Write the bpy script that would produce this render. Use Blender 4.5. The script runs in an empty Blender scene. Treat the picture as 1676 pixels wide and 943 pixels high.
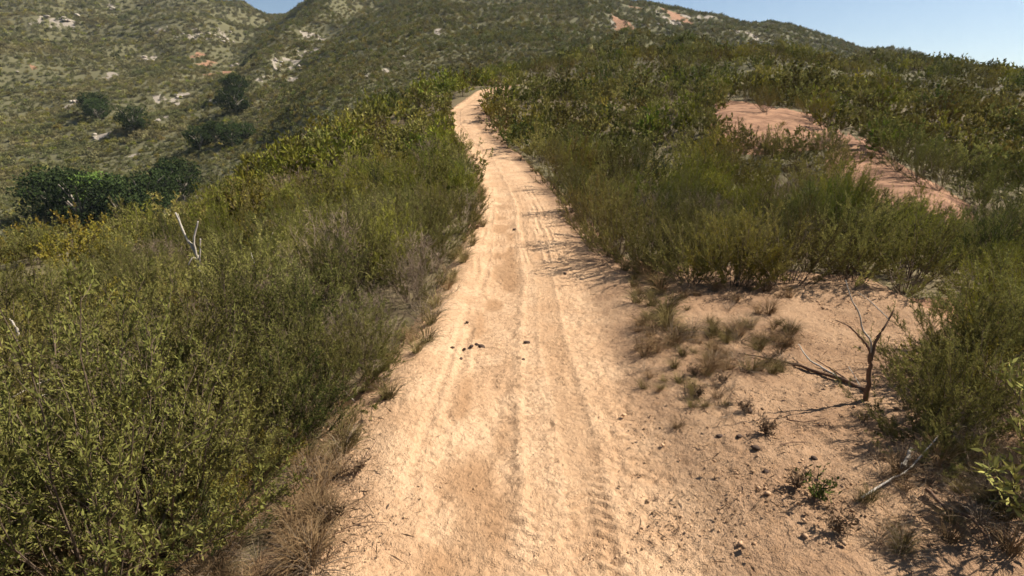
import bpy, math, random
import numpy as np
from mathutils import Vector

# ------------------------------------------------------------------ camera, sky, sun, exposure
SC = bpy.context.scene
COL = SC.collection
FPX, UC, VC, PITCH, CAMZ = 915.0, 838.0, 471.5, math.radians(16.5), 2.0
SUN_DIR = Vector((0.96, 0.26, 0)).normalized()
SUN_EL = math.radians(47)

cam_d = bpy.data.cameras.new('camera')
cam = bpy.data.objects.new('camera', cam_d)
COL.objects.link(cam)
cam.location = (0, 0, CAMZ)
cam.rotation_euler = (math.pi / 2 - PITCH, 0, 0)
cam_d.sensor_width = 36.0
cam_d.lens = 36.0 * FPX / 1676.0
cam_d.clip_start = 0.05
cam_d.clip_end = 6000
SC.camera = cam

w = bpy.data.worlds.new('World')
SC.world = w
w.use_nodes = True
wn, wl = w.node_tree.nodes, w.node_tree.links
wn.clear()
sky = wn.new('ShaderNodeTexSky')
sky.sky_type = 'NISHITA'
sky.sun_disc = False
sky.sun_elevation = SUN_EL
sky.sun_rotation = math.atan2(SUN_DIR.x, SUN_DIR.y)
sky.altitude = 300
sky.air_density = 1.0
sky.dust_density = 0.5
sky.ozone_density = 1.6
bg = wn.new('ShaderNodeBackground')
bg.inputs['Strength'].default_value = 0.05
wo = wn.new('ShaderNodeOutputWorld')
wl.new(sky.outputs[0], bg.inputs[0])
wl.new(bg.outputs[0], wo.inputs[0])

sun_d = bpy.data.lights.new('sun', 'SUN')
sun_d.energy = 5.0
sun_d.angle = math.radians(0.53)
sun_d.color = (1.0, 0.94, 0.84)
sun = bpy.data.objects.new('sun', sun_d)
COL.objects.link(sun)
to_sun = Vector((SUN_DIR.x * math.cos(SUN_EL), SUN_DIR.y * math.cos(SUN_EL), math.sin(SUN_EL)))
sun.rotation_euler = to_sun.to_track_quat('Z', 'Y').to_euler()
sun.location = (30, 12, 60)

SC.view_settings.view_transform = 'Standard'
SC.view_settings.look = 'None'
SC.view_settings.exposure = 1.1
SC.view_settings.gamma = 1.0
SC.view_settings.use_curve_mapping = False
SC.render.engine = 'CYCLES'
SC.cycles.max_bounces = 4
SC.cycles.diffuse_bounces = 2
SC.cycles.glossy_bounces = 1
SC.cycles.transmission_bounces = 2
SC.cycles.use_denoising = True
SC.cycles.denoising_prefilter = 'FAST'
SC.cycles.use_light_tree = False
SC.cycles.debug_use_spatial_splits = True

# ------------------------------------------------------------------ numeric helpers
def hash2(ix, iy, seed):
    h = (ix.astype(np.int64) * 374761393 + iy.astype(np.int64) * 668265263 + seed * 1442695041) & 0x7fffffff
    h = ((h ^ (h >> 13)) * 1274126177) & 0x7fffffff
    return ((h ^ (h >> 16)) & 0xffff) / 65535.0

def vnoise(x, y, seed=0):
    """smooth value noise, -1..1"""
    x = np.asarray(x, float); y = np.asarray(y, float)
    ix = np.floor(x); iy = np.floor(y)
    fx = x - ix; fy = y - iy
    fx = fx * fx * fx * (fx * (fx * 6 - 15) + 10); fy = fy * fy * fy * (fy * (fy * 6 - 15) + 10)
    a = hash2(ix, iy, seed); b = hash2(ix + 1, iy, seed); c = hash2(ix, iy + 1, seed); d = hash2(ix + 1, iy + 1, seed)
    return (a + (b - a) * fx + (c - a) * fy + (a - b - c + d) * fx * fy) * 2 - 1

def fbm(x, y, octv=4, seed=0, gain=0.5):
    s = 0; a = 1.0; t = 0
    for o in range(octv):
        s = s + a * vnoise(x * 2 ** o + 17.3 * o, y * 2 ** o - 9.1 * o, seed + o * 7)
        t += a; a *= gain
    return s / t

def sstep(a, b, x):
    t = np.clip((np.asarray(x, float) - a) / (b - a), 0, 1)
    return t * t * (3 - 2 * t)

def ray(u, v):
    a = (u - UC) / FPX; b = -(v - VC) / FPX
    return np.array([a, math.cos(PITCH) + b * math.sin(PITCH), -math.sin(PITCH) + b * math.cos(PITCH)])

def pix(u, v, y, b=0.0):
    """the point seen at (u, v) standing y metres ahead, minus a plant height b"""
    r = ray(u, v); t = y / r[1]
    return (r[0] * t, y, CAMZ + r[2] * t - b)

def flat(u, v, z=0.0):
    r = ray(u, v); t = (z - CAMZ) / r[2]
    return (r[0] * t, r[1] * t)

# ------------------------------------------------------------------ lie of the land
# trail centre line
TR = [(-0.1, -4.0, 0.0), (-0.05, 0.0, 0.0), (0.0, 2.2, 0.0)]
TR += [pix(866, 560, 4.9), pix(874, 470, 6.75), pix(862, 400, 9.3), pix(848, 330, 14.0)]
TR += [pix(826, 287, 19.5), pix(806, 253, 25.5), pix(772, 222, 33), pix(757, 200, 38.5), pix(757, 182, 44), pix(772, 166, 50), pix(800, 152, 55), pix(840, 143, 60)]
TR = np.array(TR)

CP = []                                    # control points of the land
for p in TR:
    CP.append(tuple(p)); CP.append((p[0] - 1.2, p[1], p[2] - 0.02)); CP.append((p[0] + 1.2, p[1], p[2] + 0.02))
# clearing and near right
CP += [(1.9, 2.0, 0.08), (3.0, 2.5, 0.15), (2.2, 4.5, 0.02), (3.8, 5.2, 0.05), (5.5, 3.0, 0.1), (4.5, 8.0, 0.05), (8.5, 9.0, -0.25), (9.5, 4.0, -0.25), (14, 9, -0.7), (14, 3, -0.8)]
# near left bank
CP += [(-2.0, 2.2, -0.05), (-3.2, 3.0, -0.15), (-2.4, 5.5, -0.10), (-5, 5, -0.45), (-4, 9, -0.45), (-8, 8, -1.1), (-5, 14, -0.75)]
# crest of the left bank
CP += [pix(0, 385, 15, .8), pix(120, 368, 16, .8), pix(230, 360, 18, 1.0), pix(320, 322, 24, 1.3), pix(375, 288, 28, 1.3), pix(450, 234, 34, 1.4), pix(540, 198, 44, 1.5), pix(620, 162, 58, 1.8)]
CP += [pix(560, 300, 17, 1.0), pix(650, 228, 30, 1.1), pix(690, 188, 42, 1.2)]
# hidden drop to the canyon
FS = 1.9
def far_pix(u, v, y): return pix(u, v, y * FS)
CP += [(-26, 22, -7), (-30, 34, -11), (-30, 50, -13.5), (-27, 62, -11), (-28, 80, -10), (-50, 70, -19), (-60, 110, -25), (-45, 120, -18), (-40, 150, -8), (-38, 190, 0), (-12, 165, 8), (15, 200, 13), (-80, 120, -27)]
CP += [(-25, 5, -5), (-50, 10, -13), (-30, -15, -6), (-60, 40, -17), (-90, 70, -24)]
# canyon floor
CP += [far_pix(u, v, y) for u, v, y in [(60, 380, 84), (150, 362, 92), (230, 345, 100), (290, 312, 112), (345, 246, 132), (392, 244, 132), (380, 198, 158), (388, 162, 180), (0, 330, 105), (0, 250, 150), (100, 255, 148), (230, 225, 155), (150, 200, 178), (300, 170, 195)]]
# left far hillside
CP += [far_pix(u, v, y) for u, v, y in [(0, 170, 205), (0, 90, 270), (100, 110, 260), (200, 120, 250), (300, 100, 265), (345, 60, 320), (90, 35, 340), (0, 5, 370), (230, 20, 390), (385, 120, 258), (400, 62, 350), (430, 50, 420),
        (330, 6, 430), (400, 8, 490), (440, 24, 530), (490, 30, 530), (250, -25, 490), (100, -40, 480), (0, -50, 470), (-150, -50, 460), (-150, 100, 280), (-150, 250, 150), (450, 45, 660), (490, 45, 660), (250, 15, 720), (0, 0, 720)]]
# rocky spur and the big central slope
CP += [far_pix(u, v, y) for u, v, y in [(402, 152, 185), (432, 100, 215), (470, 50, 270), (515, 14, 320), (560, -15, 380), (470, 115, 212), (530, 62, 262), (600, 18, 315), (455, 165, 170),
        (500, 152, 138), (560, 112, 160), (640, 64, 198), (720, 14, 245), (600, 128, 140), (690, 78, 175), (760, 58, 190), (800, 15, 250), (860, 52, 185), (900, 22, 240), (960, 34, 215), (960, -3, 290), (880, -5, 300), (760, -20, 330), (640, -20, 390), (820, -60, 420), (680, -60, 470)]]
# the ridge ahead and its knoll
CP += [pix(760, 125, 80, 1.7), pix(820, 108, 92, 1.7), pix(900, 90, 112, 1.7), pix(960, 74, 128, 1.7), pix(1010, 52, 148, 1.7), pix(1035, 44, 152, 1.7), pix(870, 140, 62, 1.7), pix(960, 110, 84, 1.7), pix(1060, 80, 110, 1.7)]
CP += [pix(900, 190, 38, .9), pix(960, 150, 52, 1), pix(1000, 240, 25, .9), pix(1080, 170, 42, 1), pix(1130, 120, 66, 1.7)]
CP += [pix(1100, 66, 128, 1.7), pix(1190, 76, 105, 1.7), pix(1290, 86, 88, 1.7), pix(1380, 100, 74, 1.7), pix(1460, 130, 58, 1.7), pix(1560, 158, 46, 1.3), pix(1676, 176, 38, 1.3)]
# red bare patches and the slope around
CP += [pix(1190, 190, 31), pix(1250, 205, 29), pix(1300, 195, 31), pix(1330, 215, 28), pix(1400, 240, 23.5), pix(1450, 282, 19), pix(1530, 325, 15.2), pix(1450, 180, 33, 1.2), pix(1300, 140, 46, 1.2), pix(1600, 230, 25, 1.2), pix(1300, 290, 17, 1), pix(1160, 280, 18, 1), pix(1676, 330, 14, 1)]
CP += [pix(1800, 190, 33, 1.1), pix(1800, 300, 16, 1)]
# behind the right crest, dark hill, road hill
CP += [(38, 52, 1.0), (52, 50, 0.0), (40, 70, 3.2), (44, 92, 7.0), (30, 125, 11)]
CP += [pix(1676, 150, 66, 1), pix(1676, 108, 88, 1.6), pix(1600, 96, 94, 1.6), pix(1500, 86, 102, 1.6), pix(1420, 80, 112, 1.6), pix(1560, 130, 76, 1.3), pix(1480, 110, 85, 1.3), pix(1800, 118, 84, 1.6), (120, 110, 6), (100, 150, 7), (75, 190, 12)]
CP += [far_pix(u, v, y) for u, v, y in [(1070, 42, 225), (1100, 57, 215), (1200, 68, 215), (1280, 74, 225), (1062, 16, 330), (1120, 27, 335), (1180, 37, 335), (1260, 54, 330), (1340, 72, 320), (1410, 88, 310), (1500, 98, 310), (1010, 4, 340), (1140, 43, 270), (1200, 50, 280), (1020, 28, 250)]]
CP += [(60, 230, 20), (90, 200, 14), (120, 300, 12), (0, 1400, 60), (-600, 1300, 60), (320, 900, 20), (420, 500, -5), (300, 300, -5), (300, 150, -10), (200, 60, -8), (120, 40, -4)]
# behind the camera
CP += [(0, -15, -0.3), (0, -40, -2), (30, -20, -3), (60, -60, -10), (-60, -60, -14), (0, -200, -15), (-300, -100, -20), (300, -100, -25), (-500, 150, 10), (-800, 0, 0), (800, 0, -30), (0, -800, -30), (800, 800, -20), (1500, 1500, -40), (-1500, 1500, 0), (0, 2300, -20), (1500, -500, -40), (-1500, -500, -30)]
CP = np.array(CP, float)
R0 = 5.0

def warp(x, y):
    r = np.hypot(x, y) + 1e-9
    k = np.log1p(r / R0) / r
    return x * k, y * k

def tps(d2):
    return 0.5 * d2 * np.log(d2 + 1e-12)

_wx, _wy = warp(CP[:, 0], CP[:, 1])
_val = CP[:, 2] / (np.hypot(CP[:, 0], CP[:, 1]) + R0)
_n = len(CP)
_K = tps((_wx[:, None] - _wx[None]) ** 2 + (_wy[:, None] - _wy[None]) ** 2) + np.eye(_n) * 1e-6
_P = np.stack([np.ones(_n), _wx, _wy], 1)
_A = np.block([[_K, _P], [_P.T, np.zeros((3, 3))]])
_C = np.linalg.solve(_A, np.concatenate([_val, np.zeros(3)]))

def trail_x(y):
    return np.interp(y, TR[:, 1], TR[:, 0])

def land(x, y):
    x = np.atleast_1d(np.asarray(x, float)); y = np.atleast_1d(np.asarray(y, float))
    out = np.empty(x.shape)
    xf, yf, of = x.ravel(), y.ravel(), out.ravel()
    for i in range(0, xf.size, 40000):
        xx, yy = xf[i:i + 40000], yf[i:i + 40000]
        a, b = warp(xx, yy)
        v = _C[_n] + _C[_n + 1] * a + _C[_n + 2] * b
        v = v + tps((a[:, None] - _wx[None]) ** 2 + (b[:, None] - _wy[None]) ** 2) @ _C[:_n]
        r = np.hypot(xx, yy)
        z = v * (r + R0)
        far = sstep(160, 380, r)
        g = np.abs(fbm(xx / 120 + 3, yy / 120, 4, 11))             # gullies
        z += far * (4.5 - 19 * g) * np.clip(r / 500, .5, 1.4)
        z += sstep(12, 60, r) * 0.35 * fbm(xx / 7, yy / 7, 3, 5)
        z += 0.05 * sstep(2, 8, r) * fbm(xx / 1.3, yy / 1.3, 2, 9) * sstep(0.9, 2.0, np.abs(xx - trail_x(yy)))
        of[i:i + 40000] = z
    return of.reshape(x.shape)

_ts = np.concatenate([np.arange(1.5, 40, .12), np.geomspace(40, 1700, 1100)])
def hit(u, v):
    """where the sight line through (u, v) meets the land"""
    r = ray(u, v)
    p = r[None] * (_ts / math.hypot(r[0], r[1]))[:, None]
    c = np.arange(0, len(_ts), 12)                      # coarse pass, then the stretch where it dips under
    dc = CAMZ + p[c, 2] - land(p[c, 0], p[c, 1])
    kc = np.argmax(dc < 0)
    if dc[kc] >= 0: return None
    a = max(0, c[kc] - 14); p = p[a:c[kc] + 1]
    d = CAMZ + p[:, 2] - land(p[:, 0], p[:, 1])
    k = np.argmax(d < 0)
    if d[k] >= 0: return None
    f = d[k - 1] / (d[k - 1] - d[k]) if k else 0
    q = p[k - 1] * (1 - f) + p[k] * f
    return float(q[0]), float(q[1]), float(CAMZ + q[2])

# ------------------------------------------------------------------ materials
def newmat(name):
    m = bpy.data.materials.new(name); m.use_nodes = True
    nt = m.node_tree; nt.nodes.clear()
    out = nt.nodes.new('ShaderNodeOutputMaterial')
    return m, nt, out

def N(nt, typ, **kw):
    n = nt.nodes.new(typ)
    for k, v in kw.items():
        if k.startswith('i_'):
            key = k[2:]
            n.inputs[int(key) if key.isdigit() else key].default_value = v
        else:
            setattr(n, k, v)
    return n

def mixc(nt, fac, a, b, mode='MIX'):
    n = nt.nodes.new('ShaderNodeMix'); n.data_type = 'RGBA'; n.blend_type = mode
    for sock, val in ((0, fac), (6, a), (7, b)):
        if hasattr(val, 'is_linked') or isinstance(val, bpy.types.NodeSocket): nt.links.new(val, n.inputs[sock])
        elif sock == 0: n.inputs[0].default_value = val
        else: n.inputs[sock].default_value = (*val, 1)
    return n.outputs[2]

def maprange(nt, src, a, b, c=0.0, d=1.0):
    n = N(nt, 'ShaderNodeMapRange'); n.interpolation_type = 'SMOOTHSTEP'
    nt.links.new(src, n.inputs[0])
    for i, v in enumerate((a, b, c, d)): n.inputs[i + 1].default_value = v
    return n.outputs[0]

def foliage_mat(name, c1, c2, c3, trans=0.15, patch=0.35, hue=0.5, patch_scale=0.16):
    """leaf colours c1..c2 by leaf, c3 by whole plant and by patch of ground"""
    m, nt, out = newmat(name); L = nt.links
    at = N(nt, 'ShaderNodeAttribute', attribute_name='lv')
    oi = N(nt, 'ShaderNodeObjectInfo')
    no = N(nt, 'ShaderNodeTexNoise', i_Scale=patch_scale, i_Detail=3.0); L.new(oi.outputs['Location'], no.inputs['Vector'])
    base = mixc(nt, at.outputs['Fac'], c1, c2)
    f1 = N(nt, 'ShaderNodeMath', operation='MULTIPLY', i_1=hue); L.new(oi.outputs['Random'], f1.inputs[0])
    f2 = maprange(nt, no.outputs['Fac'], .40, .66, 0, patch)
    f3 = N(nt, 'ShaderNodeMath', operation='ADD', use_clamp=True); L.new(f1.outputs[0], f3.inputs[0]); L.new(f2, f3.inputs[1])
    col = mixc(nt, f3.outputs[0], base, c3)
    hs = N(nt, 'ShaderNodeHueSaturation')
    w1 = N(nt, 'ShaderNodeMath', operation='FRACT'); w0 = N(nt, 'ShaderNodeMath', operation='MULTIPLY', i_1=7.31)
    L.new(oi.outputs['Random'], w0.inputs[0]); L.new(w0.outputs[0], w1.inputs[0])
    vv = N(nt, 'ShaderNodeMapRange'); L.new(w1.outputs[0], vv.inputs[0]); vv.inputs[3].default_value = .62; vv.inputs[4].default_value = 1.5
    L.new(vv.outputs[0], hs.inputs['Value']); L.new(col, hs.inputs['Color'])
    d = N(nt, 'ShaderNodeBsdfDiffuse'); L.new(hs.outputs[0], d.inputs[0])
    t = N(nt, 'ShaderNodeBsdfTranslucent'); L.new(hs.outputs[0], t.inputs[0])
    mx = N(nt, 'ShaderNodeMixShader', i_0=trans); L.new(d.outputs[0], mx.inputs[1]); L.new(t.outputs[0], mx.inputs[2])
    L.new(mx.outputs[0], out.inputs[0])
    return m

def wood_mat(name, c1, c2):
    m, nt, out = newmat(name); L = nt.links
    tc = N(nt, 'ShaderNodeTexCoord')
    no = N(nt, 'ShaderNodeTexNoise', i_Scale=38.0, i_Detail=4.0); L.new(tc.outputs['Object'], no.inputs['Vector'])
    col = mixc(nt, no.outputs['Fac'], c1, c2)
    d = N(nt, 'ShaderNodeBsdfPrincipled', i_Roughness=.85); d.inputs['Specular IOR Level'].default_value = .2
    L.new(col, d.inputs['Base Color'])
    bp = N(nt, 'ShaderNodeBump', i_Strength=.4, i_Distance=.004); L.new(no.outputs['Fac'], bp.inputs['Height']); L.new(bp.outputs[0], d.inputs['Normal'])
    L.new(d.outputs[0], out.inputs[0])
    return m

M = {}
M['sage'] = foliage_mat('sage_leaves', (.085, .102, .026), (.26, .24, .075), (.21, .16, .045), patch=.4, hue=.35)
M['green'] = foliage_mat('green_leaves', (.055, .094, .012), (.185, .205, .034), (.215, .17, .03), patch=.55)
M['yellow'] = foliage_mat('yellow_leaves', (.12, .13, .020), (.25, .205, .032), (.20, .13, .028), patch=.4)
M['dark'] = foliage_mat('dark_leaves', (.040, .064, .017), (.13, .142, .036), (.165, .115, .034), patch=.5, hue=.45)
M['far'] = foliage_mat('hill_leaves', (.080, .090, .036), (.145, .145, .058), (.185, .15, .07), patch=.6, hue=.3, patch_scale=.022)
M['oak'] = foliage_mat('oak_leaves', (.020, .032, .012), (.045, .060, .020), (.032, .045, .016), trans=.15, patch=.2)
M['oak_bright'] = foliage_mat('bright_leaves', (.08, .14, .03), (.15, .20, .045), (.1, .15, .035), patch=.1, hue=.2)
M['straw'] = foliage_mat('straw', (.21, .128, .065), (.34, .235, .125), (.18, .11, .055), trans=.2)
M['grassy'] = foliage_mat('greenish_straw', (.17, .13, .05), (.29, .225, .10), (.16, .12, .045), trans=.25)
M['twig'] = foliage_mat('dry_twigs', (.14, .10, .068), (.32, .25, .18), (.20, .14, .095), trans=.0)
M['litter'] = foliage_mat('leaf_litter', (.085, .055, .033), (.22, .145, .085), (.14, .09, .055), trans=.1)
M['stem'] = wood_mat('shrub_stems', (.07, .048, .032), (.165, .115, .075))
M['bark'] = wood_mat('tree_bark', (.16, .13, .10), (.30, .26, .21))
M['deadwood'] = wood_mat('bleached_wood', (.24, .20, .16), (.42, .365, .295))
M['brownwood'] = wood_mat('brown_wood', (.085, .045, .025), (.19, .11, .065))
M['clod'] = wood_mat('dark_clods', (.035, .022, .015), (.10, .06, .04))

def soil_mat(name, trail):
    m, nt, out = newmat(name); L = nt.links
    geo = N(nt, 'ShaderNodeNewGeometry'); P = geo.outputs['Position']
    def noise(sc, det=4, rough=.55, vec=P):
        n = N(nt, 'ShaderNodeTexNoise', i_Scale=sc, i_Detail=det, i_Roughness=rough); L.new(vec, n.inputs['Vector']); return n.outputs['Fac']
    d = N(nt, 'ShaderNodeBsdfPrincipled', i_Roughness=.95); d.inputs['Specular IOR Level'].default_value = .1
    if trail:
        pk = N(nt, 'ShaderNodeAttribute', attribute_name='packed').outputs['Fac']
        rut = N(nt, 'ShaderNodeAttribute', attribute_name='rut').outputs['Fac']
        n1 = noise(2.1, 5); n2 = noise(24, 4, .6); n3 = noise(160, 2)
        pale = mixc(nt, maprange(nt, n1, .35, .65), (.47, .292, .165), (.545, .358, .212))
        pink = mixc(nt, maprange(nt, n1, .35, .65), (.27, .162, .093), (.35, .22, .128))
        c = mixc(nt, pk, pink, pale)
        c = mixc(nt, rut, c, (.33, .19, .098))
        c = mixc(nt, maprange(nt, n2, .46, .68, 0, .6), c, (.30, .175, .092))
        c = mixc(nt, maprange(nt, n3, .60, .72, 0, .5), c, (.21, .125, .07))
        n5 = noise(44, 3, .5); hb = N(nt, 'ShaderNodeMath', operation='MULTIPLY_ADD', i_1=1.6); L.new(n5, hb.inputs[0]); L.new(n3, hb.inputs[2])
        bp = N(nt, 'ShaderNodeBump', i_Strength=.9, i_Distance=.014); L.new(hb.outputs[0], bp.inputs['Height'])
    else:
        bare = N(nt, 'ShaderNodeAttribute', attribute_name='bare').outputs['Fac']
        pale = N(nt, 'ShaderNodeAttribute', attribute_name='pale').outputs['Fac']
        n1 = noise(.35, 5); n2 = noise(5.5, 5, .6); n4 = noise(.045, 4)
        lit = mixc(nt, n2, (.10, .076, .040), (.155, .122, .066))
        lit = mixc(nt, maprange(nt, n4, .42, .62, 0, .7), lit, (.095, .090, .042))
        red = mixc(nt, maprange(nt, noise(1.1, 5, .7), .36, .62), (.155, .080, .046), (.285, .158, .09))
        def torn(m_):
            a_ = N(nt, 'ShaderNodeMath', operation='MULTIPLY_ADD', i_1=1.5); L.new(noise(.55, 5, .65), a_.inputs[0]); L.new(m_, a_.inputs[2]); return maprange(nt, a_.outputs[0], 1.22, 1.45)
        veg = N(nt, 'ShaderNodeAttribute', attribute_name='veg').outputs['Fac']
        lit = mixc(nt, veg, lit, mixc(nt, n2, (.078, .074, .036), (.13, .115, .060)))
        c = mixc(nt, torn(bare), lit, red)
        rock = mixc(nt, maprange(nt, n2, .35, .65), (.17, .14, .105), (.33, .28, .22))
        c = mixc(nt, torn(pale), c, rock)
        bp = N(nt, 'ShaderNodeBump', i_Strength=.6, i_Distance=.06); L.new(n2, bp.inputs['Height'])
    L.new(c, d.inputs['Base Color']); L.new(bp.outputs[0], d.inputs['Normal']); L.new(d.outputs[0], out.inputs[0])
    return m
M['ground'] = soil_mat('hill_soil', False)
M['trail'] = soil_mat('trail_sand', True)

def rock_mat():
    m, nt, out = newmat('pale_rock'); L = nt.links
    tc = N(nt, 'ShaderNodeTexCoord'); oi = N(nt, 'ShaderNodeObjectInfo')
    n = N(nt, 'ShaderNodeTexNoise', i_Scale=2.2, i_Detail=6.0); L.new(tc.outputs['Object'], n.inputs['Vector'])
    c = mixc(nt, n.outputs['Fac'], (.20, .17, .13), (.40, .345, .28))
    c = mixc(nt, oi.outputs['Random'], c, (.33, .27, .21))
    d = N(nt, 'ShaderNodeBsdfPrincipled', i_Roughness=.9); L.new(c, d.inputs['Base Color'])
    bp = N(nt, 'ShaderNodeBump', i_Strength=.6, i_Distance=.1); L.new(n.outputs['Fac'], bp.inputs['Height']); L.new(bp.outputs[0], d.inputs['Normal'])
    L.new(d.outputs[0], out.inputs[0]); return m
M['rock'] = rock_mat()

# ------------------------------------------------------------------ mesh helpers
def mesh_np(name, V, F, mats, mi=None, attrs=None, smooth=False):
    """V (n,3); F (m,k) all faces with k corners, or a list of such arrays"""
    Fs = F if isinstance(F, list) else [F]
    me = bpy.data.meshes.new(name)
    me.vertices.add(len(V)); me.vertices.foreach_set('co', np.asarray(V, np.float32).ravel())
    loops = np.concatenate([f.ravel() for f in Fs]).astype(np.int32)
    tot = np.concatenate([np.full(len(f), f.shape[1]) for f in Fs]).astype(np.int32)
    st = np.concatenate([[0], np.cumsum(tot)[:-1]]).astype(np.int32)
    me.loops.add(len(loops)); me.loops.foreach_set('vertex_index', loops)
    me.polygons.add(len(tot)); me.polygons.foreach_set('loop_start', st)
    me.polygons.foreach_set('loop_total', tot)
    if mi is not None: me.polygons.foreach_set('material_index', np.asarray(mi, np.int32))
    if smooth: me.polygons.foreach_set('use_smooth', np.ones(len(tot), bool))
    for k, a in (attrs or {}).items():
        t = me.attributes.new(k, 'FLOAT', 'POINT'); t.data.foreach_set('value', np.asarray(a, np.float32).ravel())
    for m in mats: me.materials.append(m)
    me.update(calc_edges=True)
    return me

def link(name, me, parent=None, loc=None, rotz=0, scale=None):
    o = bpy.data.objects.new(name, me); COL.objects.link(o)
    if parent is not None: o.parent = parent
    if loc is not None: o.location = loc
    if rotz: o.rotation_euler[2] = rotz
    if scale is not None: o.scale = (scale,) * 3 if np.isscalar(scale) else scale
    return o

def tag(o, label, cat, group=None):
    o['label'] = label; o['category'] = cat
    if group: o['group'] = group
    return o

def unit(v):
    return v / (np.linalg.norm(v, axis=-1, keepdims=True) + 1e-9)

def tubes(paths, radii, sides=3):
    """paths (n,k,3), radii (n,k) -> verts, quads"""
    n, k, _ = paths.shape
    tan = unit(np.gradient(paths, axis=1))
    ref = np.where(np.abs(tan[..., 2:3]) > .9, np.array([1., 0, 0]), np.array([0, 0, 1.]))
    a = unit(np.cross(tan, ref)); b = np.cross(tan, a)
    ang = np.arange(sides) * 2 * math.pi / sides
    ring = a[:, :, None] * np.cos(ang)[None, None, :, None] + b[:, :, None] * np.sin(ang)[None, None, :, None]
    V = (paths[:, :, None] + ring * radii[:, :, None, None]).reshape(-1, 3)
    base = (np.arange(n)[:, None, None] * k + np.arange(k - 1)[None, :, None]) * sides
    s = np.arange(sides)[None, None]; s2 = (s + 1) % sides
    F = np.stack([base + s, base + s2, base + sides + s2, base + sides + s], -1).reshape(-1, 4)
    return V, F

def blades(p, d, length, width, rng, lv=None):
    """diamond leaves at p along d"""
    n = len(p)
    side = unit(np.cross(d, rng.normal(size=(n, 3))))
    l = length[:, None]; wd = width[:, None]
    V = np.stack([p, p + d * l * .45 + side * wd * .5, p + d * l, p + d * l * .45 - side * wd * .5], 1).reshape(-1, 3)
    F = np.arange(4 * n).reshape(n, 4)
    v = np.repeat(rng.random(n) if lv is None else lv, 4)
    return V, F, v

def bez(p0, p1, p2, k):
    t = np.linspace(0, 1, k)[None, :, None]
    return p0[:, None] * (1 - t) ** 2 + 2 * p1[:, None] * t * (1 - t) + p2[:, None] * t ** 2

def shrub(seed, H=1.0, R=.55, nst=26, nsub=9, nleaf=26, ll=.028, lw=.0035, upright=.5, sublen=.22, sprad=.0012, droop=.0):
    """fine leaved shrub -> (stem verts, quads), (leaf verts, quads, lv)"""
    rng = np.random.default_rng(seed)
    az = rng.random(nst) * 2 * math.pi; rr = np.sqrt(rng.random(nst))
    hz = np.stack([np.cos(az), np.sin(az), 0 * az], -1)
    # lobed outline
    lob = 1 + .22 * np.sin(az * 2 + rng.random() * 6) + .15 * np.sin(az * 3 + rng.random() * 6)
    p0 = hz * (rr * .10 * R)[:, None]
    hh = H * (1 - .62 * rr ** 2.2) * rng.uniform(.78, 1.10, nst)
    p2 = hz * (rr * R * lob)[:, None]; p2[:, 2] = hh
    p1 = hz * (rr * R * (1 - upright * .55) * lob)[:, None] * .8; p1[:, 2] = hh * (.62 - .25 * upright)
    K = 7
    st = bez(p0, p1, p2, K); st[:, 1:-1] += rng.normal(size=(nst, K - 2, 3)) * .012 * H
    srad = (rng.uniform(.003, .0065, nst) * H)[:, None] * np.linspace(1, .25, K)[None]
    sv, sf = tubes(st, srad)
    # sub-branches
    ns = nst * nsub
    si = np.repeat(np.arange(nst), nsub); t = rng.uniform(.25, 1.0, ns) ** .8 * (K - 1.001)
    i0 = t.astype(int); fr = (t - i0)[:, None]
    q0 = st[si, i0] * (1 - fr) + st[si, i0 + 1] * fr
    tan = unit(st[si, i0 + 1] - st[si, i0])
    dd = unit(tan * (.55 + .5 * upright) + rng.normal(size=(ns, 3)) * .42 + hz[si] * .18 + np.array([0, 0, .30 + .35 * upright]))
    ln = sublen * H * rng.uniform(.5, 1.25, ns)
    q2 = q0 + dd * ln[:, None]; q1 = q0 + dd * (ln * .5)[:, None] + rng.normal(size=(ns, 3)) * .02
    q2[:, 2] -= droop * ln
    sb = bez(q0, q1, q2, 4)
    bv, bf = tubes(sb, np.full((ns, 4), sprad) * np.linspace(1.3, .6, 4)[None])
    SV = np.concatenate([sv, bv]); SF = np.concatenate([sf, bf + len(sv)])
    # leaves
    nl = ns * nleaf
    bi = np.repeat(np.arange(ns), nleaf); t = rng.uniform(.05, 1.0, nl) * 2.999
    i0 = t.astype(int); fr = (t - i0)[:, None]
    lp = sb[bi, i0] * (1 - fr) + sb[bi, i0 + 1] * fr
    ld = unit(dd[bi] * .75 + rng.normal(size=(nl, 3)) * .55 + np.array([0, 0, .2]))
    lv = np.clip(rng.random(nl) * .6 + np.repeat(rng.random(nst), nsub * nleaf) * .4, 0, 1)
    LV, LF, a = blades(lp, ld, ll * rng.uniform(.6, 1.3, nl), lw * rng.uniform(.7, 1.3, nl), rng, lv)
    ok = LV[:, 2].reshape(-1, 4).min(1) > .015
    LF = LF[ok]
    return (SV, SF), (LV, LF, a)

def compact(V, F, a):
    u, inv = np.unique(F.ravel(), return_inverse=True)
    return V[u], inv.reshape(F.shape), a[u]

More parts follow.
